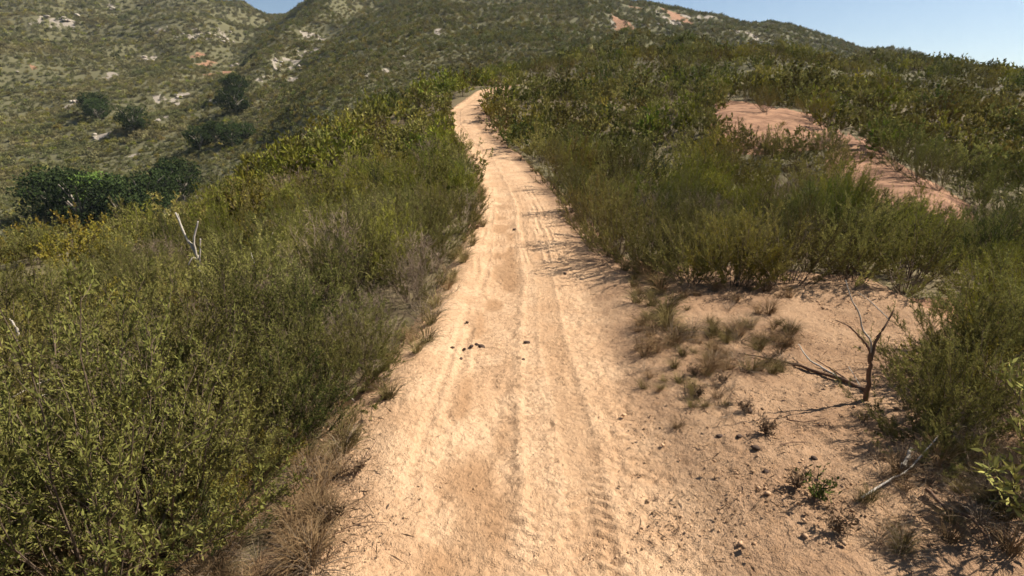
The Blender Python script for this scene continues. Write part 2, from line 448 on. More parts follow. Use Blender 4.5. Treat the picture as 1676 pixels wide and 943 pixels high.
SPECIES = {   # name: (foliage material, settings)
    'sage':   ('sage',   dict(H=.90, R=.60, nst=34, nsub=12, nleaf=42, ll=.028, lw=.0042, upright=.55, sublen=.18)),
    'green':  ('green',  dict(H=1.0, R=.52, nst=36, nsub=10, nleaf=34, ll=.042, lw=.0042, upright=1.0, sublen=.25)),
    'yellow': ('yellow', dict(H=.80, R=.52, nst=28, nsub=10, nleaf=26, ll=.026, lw=.0075, upright=.7, sublen=.16)),
    'dark':   ('dark',   dict(H=1.0, R=.64, nst=34, nsub=12, nleaf=44, ll=.021, lw=.0054, upright=.45, sublen=.18)),
    'dead':   ('twig',   dict(H=.80, R=.55, nst=30, nsub=9, nleaf=6, ll=.08, lw=.003, upright=.45, sublen=.24)),
}
SP = list(SPECIES)
NVAR = {'sage': 4, 'green': 4, 'yellow': 2, 'dark': 3, 'dead': 2}
HI = {}
for s in SP:
    HI[s] = []
    for k in range(NVAR[s]):
        (sv, sf), (lv, lf, la) = shrub(100 + 17 * k + 7 * SP.index(s), **SPECIES[s][1])
        lv, lf, la = compact(lv, lf, la)
        HI[s].append((mesh_np(s + '_stems', sv, sf, [M['twig'] if s == 'dead' else M['stem']], attrs={'lv': np.tile(.3, len(sv))}),
                      mesh_np(s + '_foliage', lv, lf, [M[SPECIES[s][0]]], attrs={'lv': la})))

def proto_collection(name, meshes):
    c = bpy.data.collections.new(name)
    for i, me in enumerate(meshes):
        o = bpy.data.objects.new('%s_%03d' % (name, i), me); c.objects.link(o)
    return c

def joined(sv, sf, lv, lf, la, ms, ml, name):
    V = np.concatenate([sv, lv]); F = np.concatenate([sf, lf + len(sv)])
    return mesh_np(name, V, F, [ms, ml], mi=np.concatenate([np.zeros(len(sf)), np.ones(len(lf))]), attrs={'lv': np.concatenate([np.full(len(sv), .3), la])})

def lod(s, k, f):
    """coarser copies of a species for the middle distance"""
    kw = dict(SPECIES[s][1])
    kw['nst'] = int(kw['nst'] * f ** .35); kw['nsub'] = max(3, int(kw['nsub'] * f ** .35)); kw['nleaf'] = max(3, int(kw['nleaf'] * f ** .8))
    g = (SPECIES[s][1]['nst'] * SPECIES[s][1]['nsub'] * SPECIES[s][1]['nleaf'] / (kw['nst'] * kw['nsub'] * kw['nleaf'])) ** .5
    kw['ll'] *= g ** .75; kw['lw'] *= g ** (1.3 if s != 'dead' else .7); kw['sprad'] = .0012 * g ** .6
    (sv, sf), (lv, lf, la) = shrub(500 + 13 * k + 5 * SP.index(s), **kw)
    lv, lf, la = compact(lv, lf, la)
    return joined(sv, sf, lv, lf, la, M['twig'] if s == 'dead' else M['stem'], M[SPECIES[s][0]], s + '_coarse')

LOD1 = {s: [lod(s, k, .32 if s in ('sage', 'dead') else .5) for k in range(2 if s != 'dead' else 1)] for s in SP}
LOD2 = {s: [lod(s, k + 5, .085) for k in range(2 if s != 'dead' else 1)] for s in SP}

def far_clump(seed, mat):
    """a hillside shrub seen from far away: leafy tufts on a low dome, thin branches inside"""
    rng = np.random.default_rng(seed)
    n = 130
    d = unit(rng.normal(size=(n, 3))); d[:, 2] = np.abs(d[:, 2])
    rad = rng.uniform(.55, 1.0, n) * (1 + .25 * np.sin(3 * np.arctan2(d[:, 1], d[:, 0]) + seed))
    p = d * rad[:, None] * np.array([.62, .62, .85])
    dirs = unit(d + rng.normal(size=(n, 3)) * .8 + np.array([0, 0, .3]))
    lv, lf, la = blades(p, dirs, rng.uniform(.18, .34, n), rng.uniform(.09, .17, n), rng)
    q = p[:10]
    st = bez(np.zeros((10, 3)), q * np.array([.3, .3, .6]), q, 3)
    sv, sf = tubes(st, np.tile([.03, .02, .01], (10, 1)))
    return joined(sv, sf, lv, lf, la, M['stem'], mat, 'hill_shrub')
FARP = [far_clump(s, M['far']) for s in range(4)] + [far_clump(s, M['dark']) for s in (11, 12)] + [far_clump(s, M['green']) for s in (21,)] + [far_clump(31, M['sage'])]

def scatter(name, coll, pts, label, cat=None):
    """one object of kind stuff that spreads the plants of a collection over given points (x, y, z, turn, size, which)"""
    pts = np.asarray(pts, float)
    me = bpy.data.meshes.new(name)
    me.vertices.add(len(pts)); me.vertices.foreach_set('co', pts[:, :3].astype(np.float32).ravel())
    for k, i in (('turn', 3), ('size', 4)):
        a = me.attributes.new(k, 'FLOAT', 'POINT'); a.data.foreach_set('value', pts[:, i].astype(np.float32))
    a = me.attributes.new('which', 'INT', 'POINT'); a.data.foreach_set('value', pts[:, 5].astype(np.int32))
    a = me.attributes.new('tilt', 'FLOAT', 'POINT'); a.data.foreach_set('value', np.random.default_rng(5).normal(size=len(pts)).astype(np.float32) * .10)
    o = link(name, me)
    ng = bpy.data.node_groups.new(name, 'GeometryNodeTree')
    ng.interface.new_socket('Geometry', in_out='INPUT', socket_type='NodeSocketGeometry')
    ng.interface.new_socket('Geometry', in_out='OUTPUT', socket_type='NodeSocketGeometry')
    gi = ng.nodes.new('NodeGroupInput'); go = ng.nodes.new('NodeGroupOutput')
    m2p = ng.nodes.new('GeometryNodeMeshToPoints')
    ci = ng.nodes.new('GeometryNodeCollectionInfo'); ci.inputs['Collection'].default_value = coll
    ci.inputs['Separate Children'].default_value = True; ci.inputs['Reset Children'].default_value = True
    iop = ng.nodes.new('GeometryNodeInstanceOnPoints'); iop.inputs['Pick Instance'].default_value = True
    def attr(n, t):
        a = ng.nodes.new('GeometryNodeInputNamedAttribute'); a.data_type = t; a.inputs['Name'].default_value = n
        return a.outputs['Attribute']
    cx = ng.nodes.new('ShaderNodeCombineXYZ')
    ng.links.new(attr('tilt', 'FLOAT'), cx.inputs[0]); ng.links.new(attr('turn', 'FLOAT'), cx.inputs[2])
    er = ng.nodes.new('FunctionNodeEulerToRotation'); ng.links.new(cx.outputs[0], er.inputs[0])
    ng.links.new(gi.outputs[0], m2p.inputs['Mesh']); ng.links.new(m2p.outputs[0], iop.inputs['Points'])
    ng.links.new(ci.outputs[0], iop.inputs['Instance']); ng.links.new(attr('which', 'INT'), iop.inputs['Instance Index'])
    ng.links.new(er.outputs[0], iop.inputs['Rotation']); ng.links.new(attr('size', 'FLOAT'), iop.inputs['Scale'])
    ng.links.new(iop.outputs[0], go.inputs[0])
    md = o.modifiers.new('spread', 'NODES'); md.node_group = ng
    o['kind'] = 'stuff'; o['label'] = label
    if cat: o['category'] = cat
    return o

# ------------------------------------------------------------------ outlines on the ground
def inpoly(x, y, poly):
    x = np.asarray(x, float); y = np.asarray(y, float); ins = np.zeros(x.shape, bool)
    n = len(poly); j = n - 1
    for i in range(n):
        xi, yi = poly[i]; xj, yj = poly[j]
        c = ((yi > y) != (yj > y)) & (x < (xj - xi) * (y - yi) / (yj - yi + 1e-12) + xi)
        ins ^= c; j = i
    return ins

def ground_xy(u, v):
    h = hit(u, v); return h[0], h[1]

LEFT_EDGE = np.array([(-1.0, -5.0), (-0.95, 0.5)] + [ground_xy(u, v) for u, v in [(515, 943), (555, 800), (608, 690), (680, 606), (730, 520), (757, 460), (790, 392), (800, 335), (795, 292)]] + [(TR[i][0] - .9, TR[i][1]) for i in range(8, len(TR))])
RIGHT_EDGE = np.array([(1.2, -5.0), (1.15, 0.5)] + [ground_xy(u, v) for u, v in [(1150, 943), (1100, 760), (1062, 620), (1045, 540), (1020, 460), (955, 385), (922, 335), (893, 305)]] + [(TR[i][0] + .95, TR[i][1]) for i in range(8, len(TR))])
def left_x(y): return np.interp(y, LEFT_EDGE[:, 1], LEFT_EDGE[:, 0])
def right_x(y): return np.interp(y, RIGHT_EDGE[:, 1], RIGHT_EDGE[:, 0])
CLEARING = [ground_xy(u, v) for u, v in [(1020, 520), (1040, 478), (1200, 503), (1330, 492), (1450, 486), (1520, 520), (1545, 570), (1470, 610), (1440, 660), (1455, 720), (1490, 790), (1540, 860), (1600, 930)]] + [(2.0, 1.2), (1.0, 1.2)]
PATCH1 = [ground_xy(u, v) for u, v in [(1176, 167), (1235, 172), (1262, 190), (1300, 180), (1335, 208), (1345, 235), (1250, 246), (1195, 240), (1182, 200)]]
PATCH2 = [ground_xy(u, v) for u, v in [(1386, 216), (1406, 230), (1432, 262), (1482, 290), (1545, 320), (1560, 350), (1500, 362), (1420, 318), (1385, 270)]]
PATCH3 = [ground_xy(u, v) for u, v in [(1020, 84), (1045, 76), (1060, 82), (1040, 92)]]
# far bare or rocky ground: (u, v, half width px, half height px, kind) kind 0 = red soil, 1 = pale rock
FAR_BARE = [(100, 30, 32, 12, 1), (75, 40, 10, 5, 1), (190, 14, 22, 4, 1), (265, 48, 24, 5, 1), (300, 60, 18, 6, 1), (350, 60, 34, 12, 1), (322, 92, 8, 8, 0), (340, 105, 12, 8, 0), (362, 122, 12, 10, 0), (385, 108, 10, 5, 1), (60, 108, 5, 9, 0), (28, 118, 10, 4, 1), (120, 168, 10, 8, 1), (155, 140, 12, 7, 1), (175, 130, 14, 7, 1), (240, 95, 16, 7, 1), (270, 165, 30, 12, 1), (300, 155, 20, 8, 1), (260, 195, 14, 6, 1), (345, 165, 14, 8, 1), (170, 222, 18, 8, 1), (215, 255, 14, 5, 1), (370, 192, 10, 4, 1), (470, 105, 26, 12, 1), (440, 130, 18, 8, 1), (500, 90, 16, 7, 1), (480, 130, 14, 5, 1), (515, 60, 22, 6, 1), (455, 112, 12, 6, 1), (630, 115, 7, 4, 1), (600, 122, 8, 5, 1), (575, 132, 7, 4, 1), (540, 128, 5, 3, 1), (720, 50, 12, 5, 1), (660, 95, 16, 5, 1), (775, 45, 9, 4, 1),
            (1015, 35, 18, 16, 0), (1003, 38, 5, 18, 1), (1045, 12, 22, 7, 0), (1110, 30, 34, 13, 0), (1145, 28, 30, 8, 1), (1095, 38, 26, 6, 1), (1170, 30, 24, 6, 1), (1215, 50, 22, 4, 1), (1240, 62, 20, 5, 1), (1260, 72, 14, 5, 1), (1080, 22, 12, 6, 1), (1640, 140, 10, 5, 1), (1655, 150, 10, 4, 1)]

def pixel_of(x, y, z):
    dz = z - CAMZ
    zc = y * math.cos(PITCH) - dz * math.sin(PITCH)
    up = y * math.sin(PITCH) + dz * math.cos(PITCH)
    zc = np.where(np.abs(zc) < 1e-6, 1e-6, zc)
    return UC + FPX * x / zc, VC - FPX * up / zc, zc

BARE_BLOBS = []                                     # x, y, ax, ay, kind on the ground
for (u, v, du, dv, kd) in FAR_BARE:
    h = hit(u, v)
    if h is None: continue
    h2 = hit(u, v - dv) or h; h1 = hit(u, v + dv) or h
    r = math.hypot(h[0], h[1]); k = r / FPX
    ay = min(max(abs(h2[1] - h1[1]) * .5, dv * k), 4 * du * k + 3)
    BARE_BLOBS.append((h[0], h[1], du * k, ay, kd))

def bare_far(x, y):
    """0..1 red soil, 0..1 pale rock"""
    red = np.zeros(x.shape); pale = np.zeros(x.shape)
    n = fbm(x / 8.0, y / 8.0, 3, 77); brk = sstep(-.35, .15, fbm(x / 4, y / 9.0, 2, 78))
    for (bx, by, ax, ay, kd) in BARE_BLOBS:
        d = np.sqrt(((x - bx) / ax) ** 2 + ((y - by) / ay) ** 2) + n * .55
        mk = 1 - sstep(.45, 1.15, d)
        if kd: pale = np.maximum(pale, mk * brk)
        else: red = np.maximum(red, mk)
    return red, pale

# ------------------------------------------------------------------ the ground sheet
_az = np.concatenate([np.linspace(-58, 58, 700), np.linspace(58, 302, 130)[1:-1]]) * math.pi / 180
_rr = np.concatenate([[0.0], np.geomspace(.35, 2600, 560)])
X_, Y_ = _rr[:, None] * np.sin(_az)[None], _rr[:, None] * np.cos(_az)[None]
Z_ = land(X_, Y_)
NR, NA = X_.shape
idx = np.arange(NR * NA).reshape(NR, NA); nxt = np.roll(idx, -1, 1)
Fg = np.stack([idx[:-1], idx[1:], nxt[1:], nxt[:-1]], -1).reshape(-1, 4)[:, ::-1]
xf, yf = X_.ravel(), Y_.ravel()
red, pale = bare_far(xf, yf)
near_bare = np.zeros(xf.shape)
on_trail = (xf > left_x(yf) - .25) & (xf < right_x(yf) + .3) & (yf > -4) & (yf < 60)
for poly in (CLEARING, PATCH1, PATCH2, PATCH3): 
    for dx, dy in ((0, 0), (.8, 0), (-.8, 0), (0, 1.0), (0, -1.0)): near_bare[inpoly(xf + dx, yf + dy, poly)] = 1
near_bare[on_trail] = 1
# the sheet lies a little lower under the trail sheet
Zg = Z_.ravel() - .03 * (inpoly(xf, yf, CLEARING) | ((xf > left_x(yf)) & (xf < right_x(yf)) & (yf < 58) & (yf > 1.3)))
ground = link('ground', mesh_np('ground', np.stack([xf, yf, Zg], -1), Fg, [M['ground']], attrs={'bare': np.maximum(red * .85, near_bare), 'pale': pale, 'veg': sstep(50, 130, np.hypot(xf, yf))}, smooth=True))
ground['kind'] = 'structure'; ground['label'] = 'scrub covered ridge, canyon and hillsides of reddish tan soil'

# ------------------------------------------------------------------ the trail sheet with its ruts and tyre marks
def line_of(pp):
    q = np.array([ground_xy(u, v) for u, v in pp]); return q
TRA = line_of([(846, 943), (843, 700), (845, 560), (852, 470), (846, 400), (838, 330), (822, 292)])
TRB = line_of([(985, 943), (945, 700), (905, 560), (892, 470), (868, 400), (852, 330), (830, 292)])
rows = np.geomspace(1.25, 57.5, 880)
NCOL = 340
tt = np.linspace(0, 1, NCOL)
lx = left_x(rows) - .55
rx = np.maximum(right_x(rows) + .55, np.interp(rows, [1.2, 2.2, 3.5, 5.5, 6.6, 7.4, 8.4], [3.0, 3.3, 3.6, 4.5, 4.6, 3.5, 0]))
TX = lx[:, None] + (rx - lx)[:, None] * tt[None]
TY = np.repeat(rows[:, None], NCOL, 1)
base = land(TX, TY)
xa = np.interp(TY, TRA[:, 1], TRA[:, 0]) + np.where(TY > TRA[-1, 1], trail_x(TY) - trail_x(TRA[-1, 1]), 0)
xb = np.interp(TY, TRB[:, 1], TRB[:, 0]) + np.where(TY > TRB[-1, 1], trail_x(TY) - trail_x(TRB[-1, 1]), 0)
wig = .025 * vnoise(TY * 1.1, 0 * TY, 3)
dA = TX - xa - wig; dB = TX - xb - wig
def win(d, a, b, s=.03): return sstep(a - s, a + s, d) * (1 - sstep(b - s, b + s, d))
near = 1 - .8 * sstep(9, 20, TY)
rel = .055 * np.exp(-((dA + .74) / .20) ** 2)
rutA = win(dA, -.36, -.02, .08)
rel -= .026 * rutA * (.45 + .55 * sstep(-.5, .5, vnoise(TY * 1.4, TX * 2, 14)))
rel += .007 * np.exp(-((dA - .03) / .04) ** 2) * sstep(-.6, .4, vnoise(TY * 2.2, TX * 3, 4))
rel -= near * (.008 * win(dA, .07, .20) + .010 * win(dB, -.11, .11))
rel += near * (.007 * np.exp(-((np.abs(dB) - .13) / .02) ** 2) + .005 * np.exp(-((dA - .225) / .02) ** 2)) * sstep(-.7, .3, vnoise(TY * 1.7, TX * 4, 8))
for off, dep, wd in ((.47, .008, .035), (.60, .007, .03), (-.46, .007, .04), (-.58, .005, .03)):   # older wheel lines
    wv = dA - off - .05 * vnoise(TY * .5 + off * 9, 0 * TY, 6)
    rel += near * dep * (np.exp(-((np.abs(wv) - wd * 1.6) / (wd * .6)) ** 2) - 1.4 * np.exp(-(wv / wd) ** 2)) * sstep(-.5, .4, vnoise(TY * .9 + off * 5, TX, 7))
def lugs(d, per, sk, ph, seed):
    m = (.3 + .7 * sstep(-.2, .5, vnoise(d * 14 + seed, TY * 5, seed))) * sstep(-.9, .1, vnoise(d * 3 + seed, TY * 1.3, seed + 5))
    s = np.sin(2 * math.pi * (TY + sk * np.abs(d) + .012 * vnoise(TX * 9, TY * 9, seed + 3)) / per + ph)
    return sstep(-.1, .35, s) * m
rel += near * .018 * lugs(dB, .078, .45, 0, 21) * win(dB, -.11, .11, .015)
rel += near * .014 * lugs(dA - .13, .085, -.5, 1, 22) * win(dA, .05, .21, .015)
rel += near * .014 * lugs(dA + .18, .095, .3, 2, 23) * win(dA, -.32, -.05, .02)
rel += near * .006 * lugs(dA - .6, .08, .4, 2, 24) * win(dA, .48, .72, .04)
inside = win(dA, -1.0, .95, .12)
pit = sstep(.1, .6, vnoise(TX * 20, TY * 20, 31)) + .5 * sstep(.0, .6, vnoise(TX * 31 + 5, TY * 31, 32))
intrack = np.clip(win(dB, -.13, .13) + win(dA, .04, .22) + .6 * win(dA, -.33, -.03), 0, 1)
rel -= near * .013 * pit * (.45 + .55 * win(dA, -.5, .9, .1)) * (1 - .65 * intrack)
rel += .004 * fbm(TX * 45, TY * 55, 2, 33) * near
rel += .02 * fbm(TX * 2.2, TY * 1.6, 3, 35)
rel += .09 * sstep(.70, 1.35, dA) * (1 - sstep(6, 9, TY)) + .035 * sstep(1.0, 1.6, dA) * fbm(TX * 1.8, TY * 1.8, 3, 36)
rel += .02 * sstep(.9, 1.3, dA) * (np.abs(fbm(TX * 9, TY * 9, 2, 37))) * near
edge = np.minimum(tt[None] * (rx - lx)[:, None], (1 - tt[None]) * (rx - lx)[:, None])
lift = .012 + .02 * sstep(0, .5, edge) - .12 * (1 - sstep(0, .35, edge))
TZ = base + rel + lift
idx = np.arange(len(rows) * NCOL).reshape(len(rows), NCOL)
Ft = np.stack([idx[:-1, :-1], idx[:-1, 1:], idx[1:, 1:], idx[1:, :-1]], -1).reshape(-1, 4)
packed = win(dA, -1.05, .85, .18) * (1 - .35 * sstep(20, 45, TY))
packed = np.clip(packed + .25 * fbm(TX * 2, TY * 1.2, 3, 41) * (packed > .02), 0, 1)
rutc = .9 * win(dA, -.42, -.02, .08) * sstep(-.3, .5, vnoise(TX * 5, TY * 2.5, 42)) * near + .3 * near * win(dB, -.11, .11, .03)
trail = link('trail', mesh_np('trail', np.stack([TX, TY, TZ], -1).reshape(-1, 3), Ft, [M['trail']], attrs={'packed': packed, 'rut': rutc}, smooth=True))
trail['kind'] = 'structure'; trail['label'] = 'pale sandy dirt trail with tyre marks and its bare verge'
def trail_z(x, y):
    """height of the walked surface"""
    i = np.clip(np.searchsorted(rows, y), 1, len(rows) - 1)
    f = (x - lx[i]) / (rx[i] - lx[i])
    if not (0 <= f <= 1) or y > 57: return float(land(x, y)[0])
    return float(max(TZ[i, min(NCOL - 1, int(f * (NCOL - 1)))], land(x, y)[0] - .03))

# ------------------------------------------------------------------ shrubs: where they grow
rng = np.random.default_rng(7)
def shells(r0, r1, step, azmax):
    out = []; r = r0
    while r < r1:
        n = max(1, int(2 * azmax * r / step))
        a = (np.arange(n) + rng.random(n)) / n * 2 * azmax - azmax
        q = r + (rng.random(n) - .5) * step * 1.1
        out.append(np.stack([q * np.sin(a), q * np.cos(a)], -1)); r += step * .9
    return np.concatenate(out)
P1 = shells(1.3, 15, .58, math.radians(78))
P2 = shells(15, 42, 1.3, math.radians(62))
P3 = shells(42, 110, 2.1, math.radians(56))
P4 = shells(110, 320, 2.2, math.radians(50))
P5 = shells(320, 640, 3.3, math.radians(48))
P6 = shells(640, 1250, 5.0, math.radians(46))

def allowed(p, size):
    x, y = p[:, 0], p[:, 1]
    m = .38 * size
    ok = ~((x > left_x(y) - m) & (x < right_x(y) + m) & (y < 61) & (y > -5))
    ok &= ~((np.hypot(x, y - .2) < 1.5))
    for poly, sh in ((CLEARING, 0), (PATCH1, 0), (PATCH2, 0), (PATCH3, 0)):
        ins = inpoly(x, y, poly)
        for dx, dy in ((.32, 0), (-.32, 0), (0, .32), (0, -.32)): ins |= inpoly(x + dx, y + dy, poly)
        ok &= ~ins
    return ok

def species_at(x, y, z):
    """which shrub grows here"""
    u, v, zc = pixel_of(x, y, z + .6)
    n1 = fbm(x / 2.6, y / 2.6, 3, 51); n2 = fbm(x / 6 + 9, y / 6, 3, 52); r = rng.random(x.shape)
    left = x < trail_x(y); n3 = fbm(x / 1.4 + 4, y / 1.4, 2, 53)
    k = np.where(n1 > .16, 1, 0)                                   # green / sage
    k = np.where(left & (n2 > .16) & (r < .6), 2, k)               # yellow patches on the left bank
    k = np.where(left & (v < 320) & (r < .5), 1, k)
    k = np.where((n3 > .25) & (r < .7), 3, k)
    k = np.where(~left & (n2 > .28) & (r < .4), 2, k)
    k = np.where(~left & (n1 > 0), 1, k)
    k = np.where(~left & (r > .80), 3, k)
    k = np.where(~left & (v < 300) & (r < .6), 3, k)
    k = np.where(left & (y < 4.6) & (k == 2), 0, k)
    k = np.where(~left & (v < 300) & (k == 3) & (rng.random(x.shape) < .45), 0, k)
    k = np.where(rng.random(x.shape) < np.where(n2 < -.1, .2, .09), 4, k)
    k = np.where(left & (v > 520) & (k == 0) & (rng.random(x.shape) < .62), np.where(rng.random(x.shape) < .75, 3, 4), k)
    k = np.where(left & (v > 480) & (k == 1) & (rng.random(x.shape) < .6), np.where(rng.random(x.shape) < .6, 0, 4), k)
    k = np.where(left & (y < 3.2) & (k == 4) & (rng.random(x.shape) < .7), 0, k)
    return k

plants = []    # x, y, z, turn, size, species, band
for band, P, s0, s1 in ((1, P1, .58, 1.18), (2, P2, .85, 1.65), (3, P3, 1.3, 2.3)):
    size = rng.uniform(s0, s1, len(P))
    size *= 1 + .35 * fbm(P[:, 0] / 2.2, P[:, 1] / 2.2, 2, 61)
    d_edge = np.minimum(np.abs(P[:, 0] - left_x(P[:, 1])), np.abs(P[:, 0] - right_x(P[:, 1])))
    e0 = np.where(P[:, 1] < 5, .85, np.where(P[:, 0] > trail_x(P[:, 1]), .9, .72)); size *= e0 + (1 - e0) * sstep(.1, 1.0, d_edge)
    ok = allowed(P, np.clip(size, 0, 1.0)) & ((fbm(P[:, 0] / 1.1 + 31, P[:, 1] / 1.1, 2, 91) > np.where((P[:, 0] < 0) & (P[:, 1] < 6), -.16, -.32)) | (band > 1)); P = P[ok]; size = size[ok]
    z = land(P[:, 0], P[:, 1]); sp = species_at(P[:, 0], P[:, 1], z)
    uu, vv, zz = pixel_of(P[:, 0], P[:, 1], z); size = np.where((uu > 275) & (uu < 365) & (P[:, 1] > 4.5) & (P[:, 1] < 7.7), size * .55, size)
    size = np.where((uu > 1400) & (uu < 1575) & (P[:, 1] > 9.5) & (P[:, 1] < 16), size * .66, size)
    nr = (P[:, 0] > 1.5) & (P[:, 1] < 4.2); size = np.where(nr, size * .78, size); sp = np.where(nr & (rng.random(len(P)) < .5), rng.choice([2, 4, 0], len(P)), sp)
    plants.append(np.stack([P[:, 0], P[:, 1], z - .02, rng.random(len(P)) * 6.283, size, sp, np.full(len(P), band)], -1))
# a few placed by hand round the clearing and at the near left
for (u, v, s, k) in [(1510, 745, .66, 0), (1575, 700, .72, 2), (1630, 655, .85, 0), (1660, 740, .75, 4), (1555, 640, .62, 2), (1650, 600, .85, 2), (1600, 810, .5, 4), (1660, 860, .5, 4), (1600, 590, .8, 1), (1508, 702, .60, 0), (1540, 790, .5, 0), (1560, 730, .75, 0),
                     (455, 545, .85, 4), (440, 562, .8, 4), (345, 560, .7, 4), (620, 560, .75, 4), (690, 505, .8, 4), (560, 602, .7, 4), (500, 470, .85, 4), (120, 560, .9, 2), (190, 540, .9, 2), (40, 585, .9, 2), (310, 545, .7, 2), (640, 420, .9, 2), (1215, 200, .4, 4), (1280, 208, .45, 2), (1240, 214, .35, 4), (1425, 262, .4, 2), (1475, 298, .4, 4), (1505, 322, .45, 2),
                     (905, 312, 1.05, 3), (935, 350, 1.1, 0), (968, 398, 1.15, 3), (1010, 430, 1.2, 0), (1062, 452, 1.15, 3), (1130, 478, 1.05, 0), (1200, 488, 1.05, 1), (1290, 482, 1.1, 3), (1390, 476, 1.1, 0), (1480, 482, 1.1, 3),
                     (470, 745, .7, 3), (395, 800, .62, 0), (330, 850, .5, 2), (300, 875, .5, 2), (372, 838, .42, 2), (425, 800, .42, 0), (345, 905, .4, 3), (455, 770, .4, 2), (270, 920, .45, 3), (250, 790, .9, 3), (130, 870, .5, 4), (60, 800, .95, 3), (420, 720, .85, 0), (330, 760, .9, 3), (180, 760, .9, 3), (560, 655, .72, 0), (600, 625, .7, 0), (510, 690, .8, 3),
                     (1252, 184, 1.35, 3), (1222, 168, 1.5, 3), (1330, 200, 1.5, 3), (1300, 176, 1.4, 3), (1150, 226, 1.5, 0), (1420, 226, 1.3, 3), (1470, 280, 1.25, 3), (1500, 293, 1.3, 3), (1535, 312, 1.2, 3), (1440, 250, 1.3, 3), (1370, 275, 1.25, 0), (1310, 268, 1.2, 3), (1250, 262, 1.15, 3)]:
    gx, gy, gz = hit(u, v)
    plants.append(np.array([[gx, gy, gz - .02, rng.random() * 6.283, s, k, 9 if v < 500 else 1]]))
plants = np.concatenate(plants)

# the three hundred that show largest are things of their own
u_, v_, zc_ = pixel_of(plants[:, 0], plants[:, 1], plants[:, 2] + .55 * plants[:, 4])
inframe = (u_ > -40) & (u_ < 1716) & (v_ > 0) & (v_ < 1010) & (zc_ > .8) & ((plants[:, 6] == 1) | (plants[:, 6] == 9))
score = np.where(inframe, plants[:, 4] / np.maximum(zc_, .1) + (plants[:, 6] == 9), -1)
chosen = np.argsort(-score)[:290]
chosen = chosen[score[chosen] > 0]
is_thing = np.zeros(len(plants), bool); is_thing[chosen] = True

NAMES = {'sage': ('sage_shrub', 'grey-green feathery shrub'), 'green': ('broom_shrub', 'upright green shrub'), 'yellow': ('flowering_shrub', 'yellow-green shrub'),
         'dark': ('evergreen_shrub', 'dark leafy shrub'), 'dead': ('dead_shrub', 'leafless twiggy shrub')}
ORD = 'first second third fourth fifth sixth seventh eighth ninth tenth eleventh twelfth thirteenth fourteenth fifteenth sixteenth seventeenth eighteenth nineteenth twentieth'.split()
def ordinal(k):
    return ORD[k] if k < 20 else ('twenty', 'thirty', 'forty', 'fifty', 'sixty')[(k + 1) // 10 - 2] + ('-' + ORD[(k + 1) % 10 - 1] if (k + 1) % 10 else 'th')
def zone_of(x, y, u, v):
    if x < trail_x(y):
        de = left_x(y) - x
        if de < .75: return 'lining the left trail edge' if y < 7 else 'far along the left trail edge'
        if v > 700: return 'low by the bottom left corner'
        if v > 560: return 'on the left bank below the dead stub'
        if v > 470: return 'on the left bank beside the dead stub'
        if v > 400: return 'high on the left bank'
        return 'on the left bank crest above the canyon'
    if y > 15.5 and u > 1050: return 'standing round the red bare patches'
    if u > 1400 and v > 520: return 'around the forked sapling'
    if v > 470: return 'fringing the far clearing edge'
    if v > 400: return 'in the thicket behind the clearing' if u > 1150 else 'overhanging the right trail edge'
    if v > 340: return 'midway up the right bank' if u > 1000 else 'further along the right trail edge'
    return 'below the red bare patches'
groups = {}
for i in chosen:
    x, y, z, tr, s, sp, b = plants[i]
    groups.setdefault((int(sp), zone_of(x, y, u_[i], v_[i])), []).append(i)
for (sp, zone), ids in groups.items():
    s = SP[sp]; nm, words_ = NAMES[s]
    ids.sort(key=lambda i: u_[i])
    for k, i in enumerate(ids):
        x, y, z, tr, sc, _, _ = plants[i]
        e = bpy.data.objects.new(nm, None); COL.objects.link(e)
        e.location = (x, y, z); e.rotation_euler = (rng.normal() * .07, rng.normal() * .07, tr); e.scale = (sc * rng.uniform(.9, 1.1), sc, sc * rng.uniform(.9, 1.12))
        e.empty_display_size = .1
        o_ = ('only one ' if len(ids) == 1 else ordinal(k) + ' from the left ')
        tag(e, words_ + ' ' + zone + (', ' + o_.strip() if len(ids) > 1 else ''), 'shrub', nm.replace('_', ' ') + 's ' + zone)
        st, fo = HI[s][int(rng.integers(len(HI[s])))]
        link('stems', st, e); link('foliage' if s != 'dead' else 'twigs', fo, e)

# the rest of the scrub
rest = plants[~is_thing]
protos = []; index = {}
for s in SP:
    for lvl, D in ((1, LOD1), (2, LOD2)):
        index[(s, lvl)] = (len(protos), len(D[s])); protos += D[s]
near_c = proto_collection('slope_scrub', protos)
wh = []
for p in rest:
    i0, n0 = index[(SP[int(p[5])], 1 if math.hypot(p[0], p[1]) < 26 else 2)]
    wh.append(i0 + int(rng.integers(n0)))
wh = np.array(wh)
scatter('slope_undergrowth', near_c, np.concatenate([rest[:, :5], wh[:, None]], 1), 'mass of low green chaparral covering the near slopes')

far = []
for P, s0, s1 in ((P4, 1.1, 2.3), (P5, 1.7, 3.3), (P6, 2.6, 4.8)):
    x, y = P[:, 0], P[:, 1]
    red, pale = bare_far(x, y)
    dens = .90 + .5 * fbm(x / 34, y / 34, 3, 71)
    ok = (rng.random(len(P)) < dens) & (rng.random(len(P)) > np.maximum(red, pale) * .93)
    P = P[ok]; x, y = P[:, 0], P[:, 1]
    z = land(x, y); u, v, zc = pixel_of(x, y, z)
    r = rng.random(len(P))
    k = np.where(r < .78, (r * 100).astype(int) % 4, np.where(r < .87, 7, np.where(r < .95, 4, 6)))
    k = np.where((u > 420) & (r > .45), 4 + (r * 100).astype(int) % 2, k)
    size = rng.uniform(s0, s1, len(P)) * (1 + .3 * fbm(x / 12, y / 12, 2, 72))
    far.append(np.stack([x, y, z - .1, rng.random(len(P)) * 6.283, size * .88, k], -1))
far = np.concatenate(far)
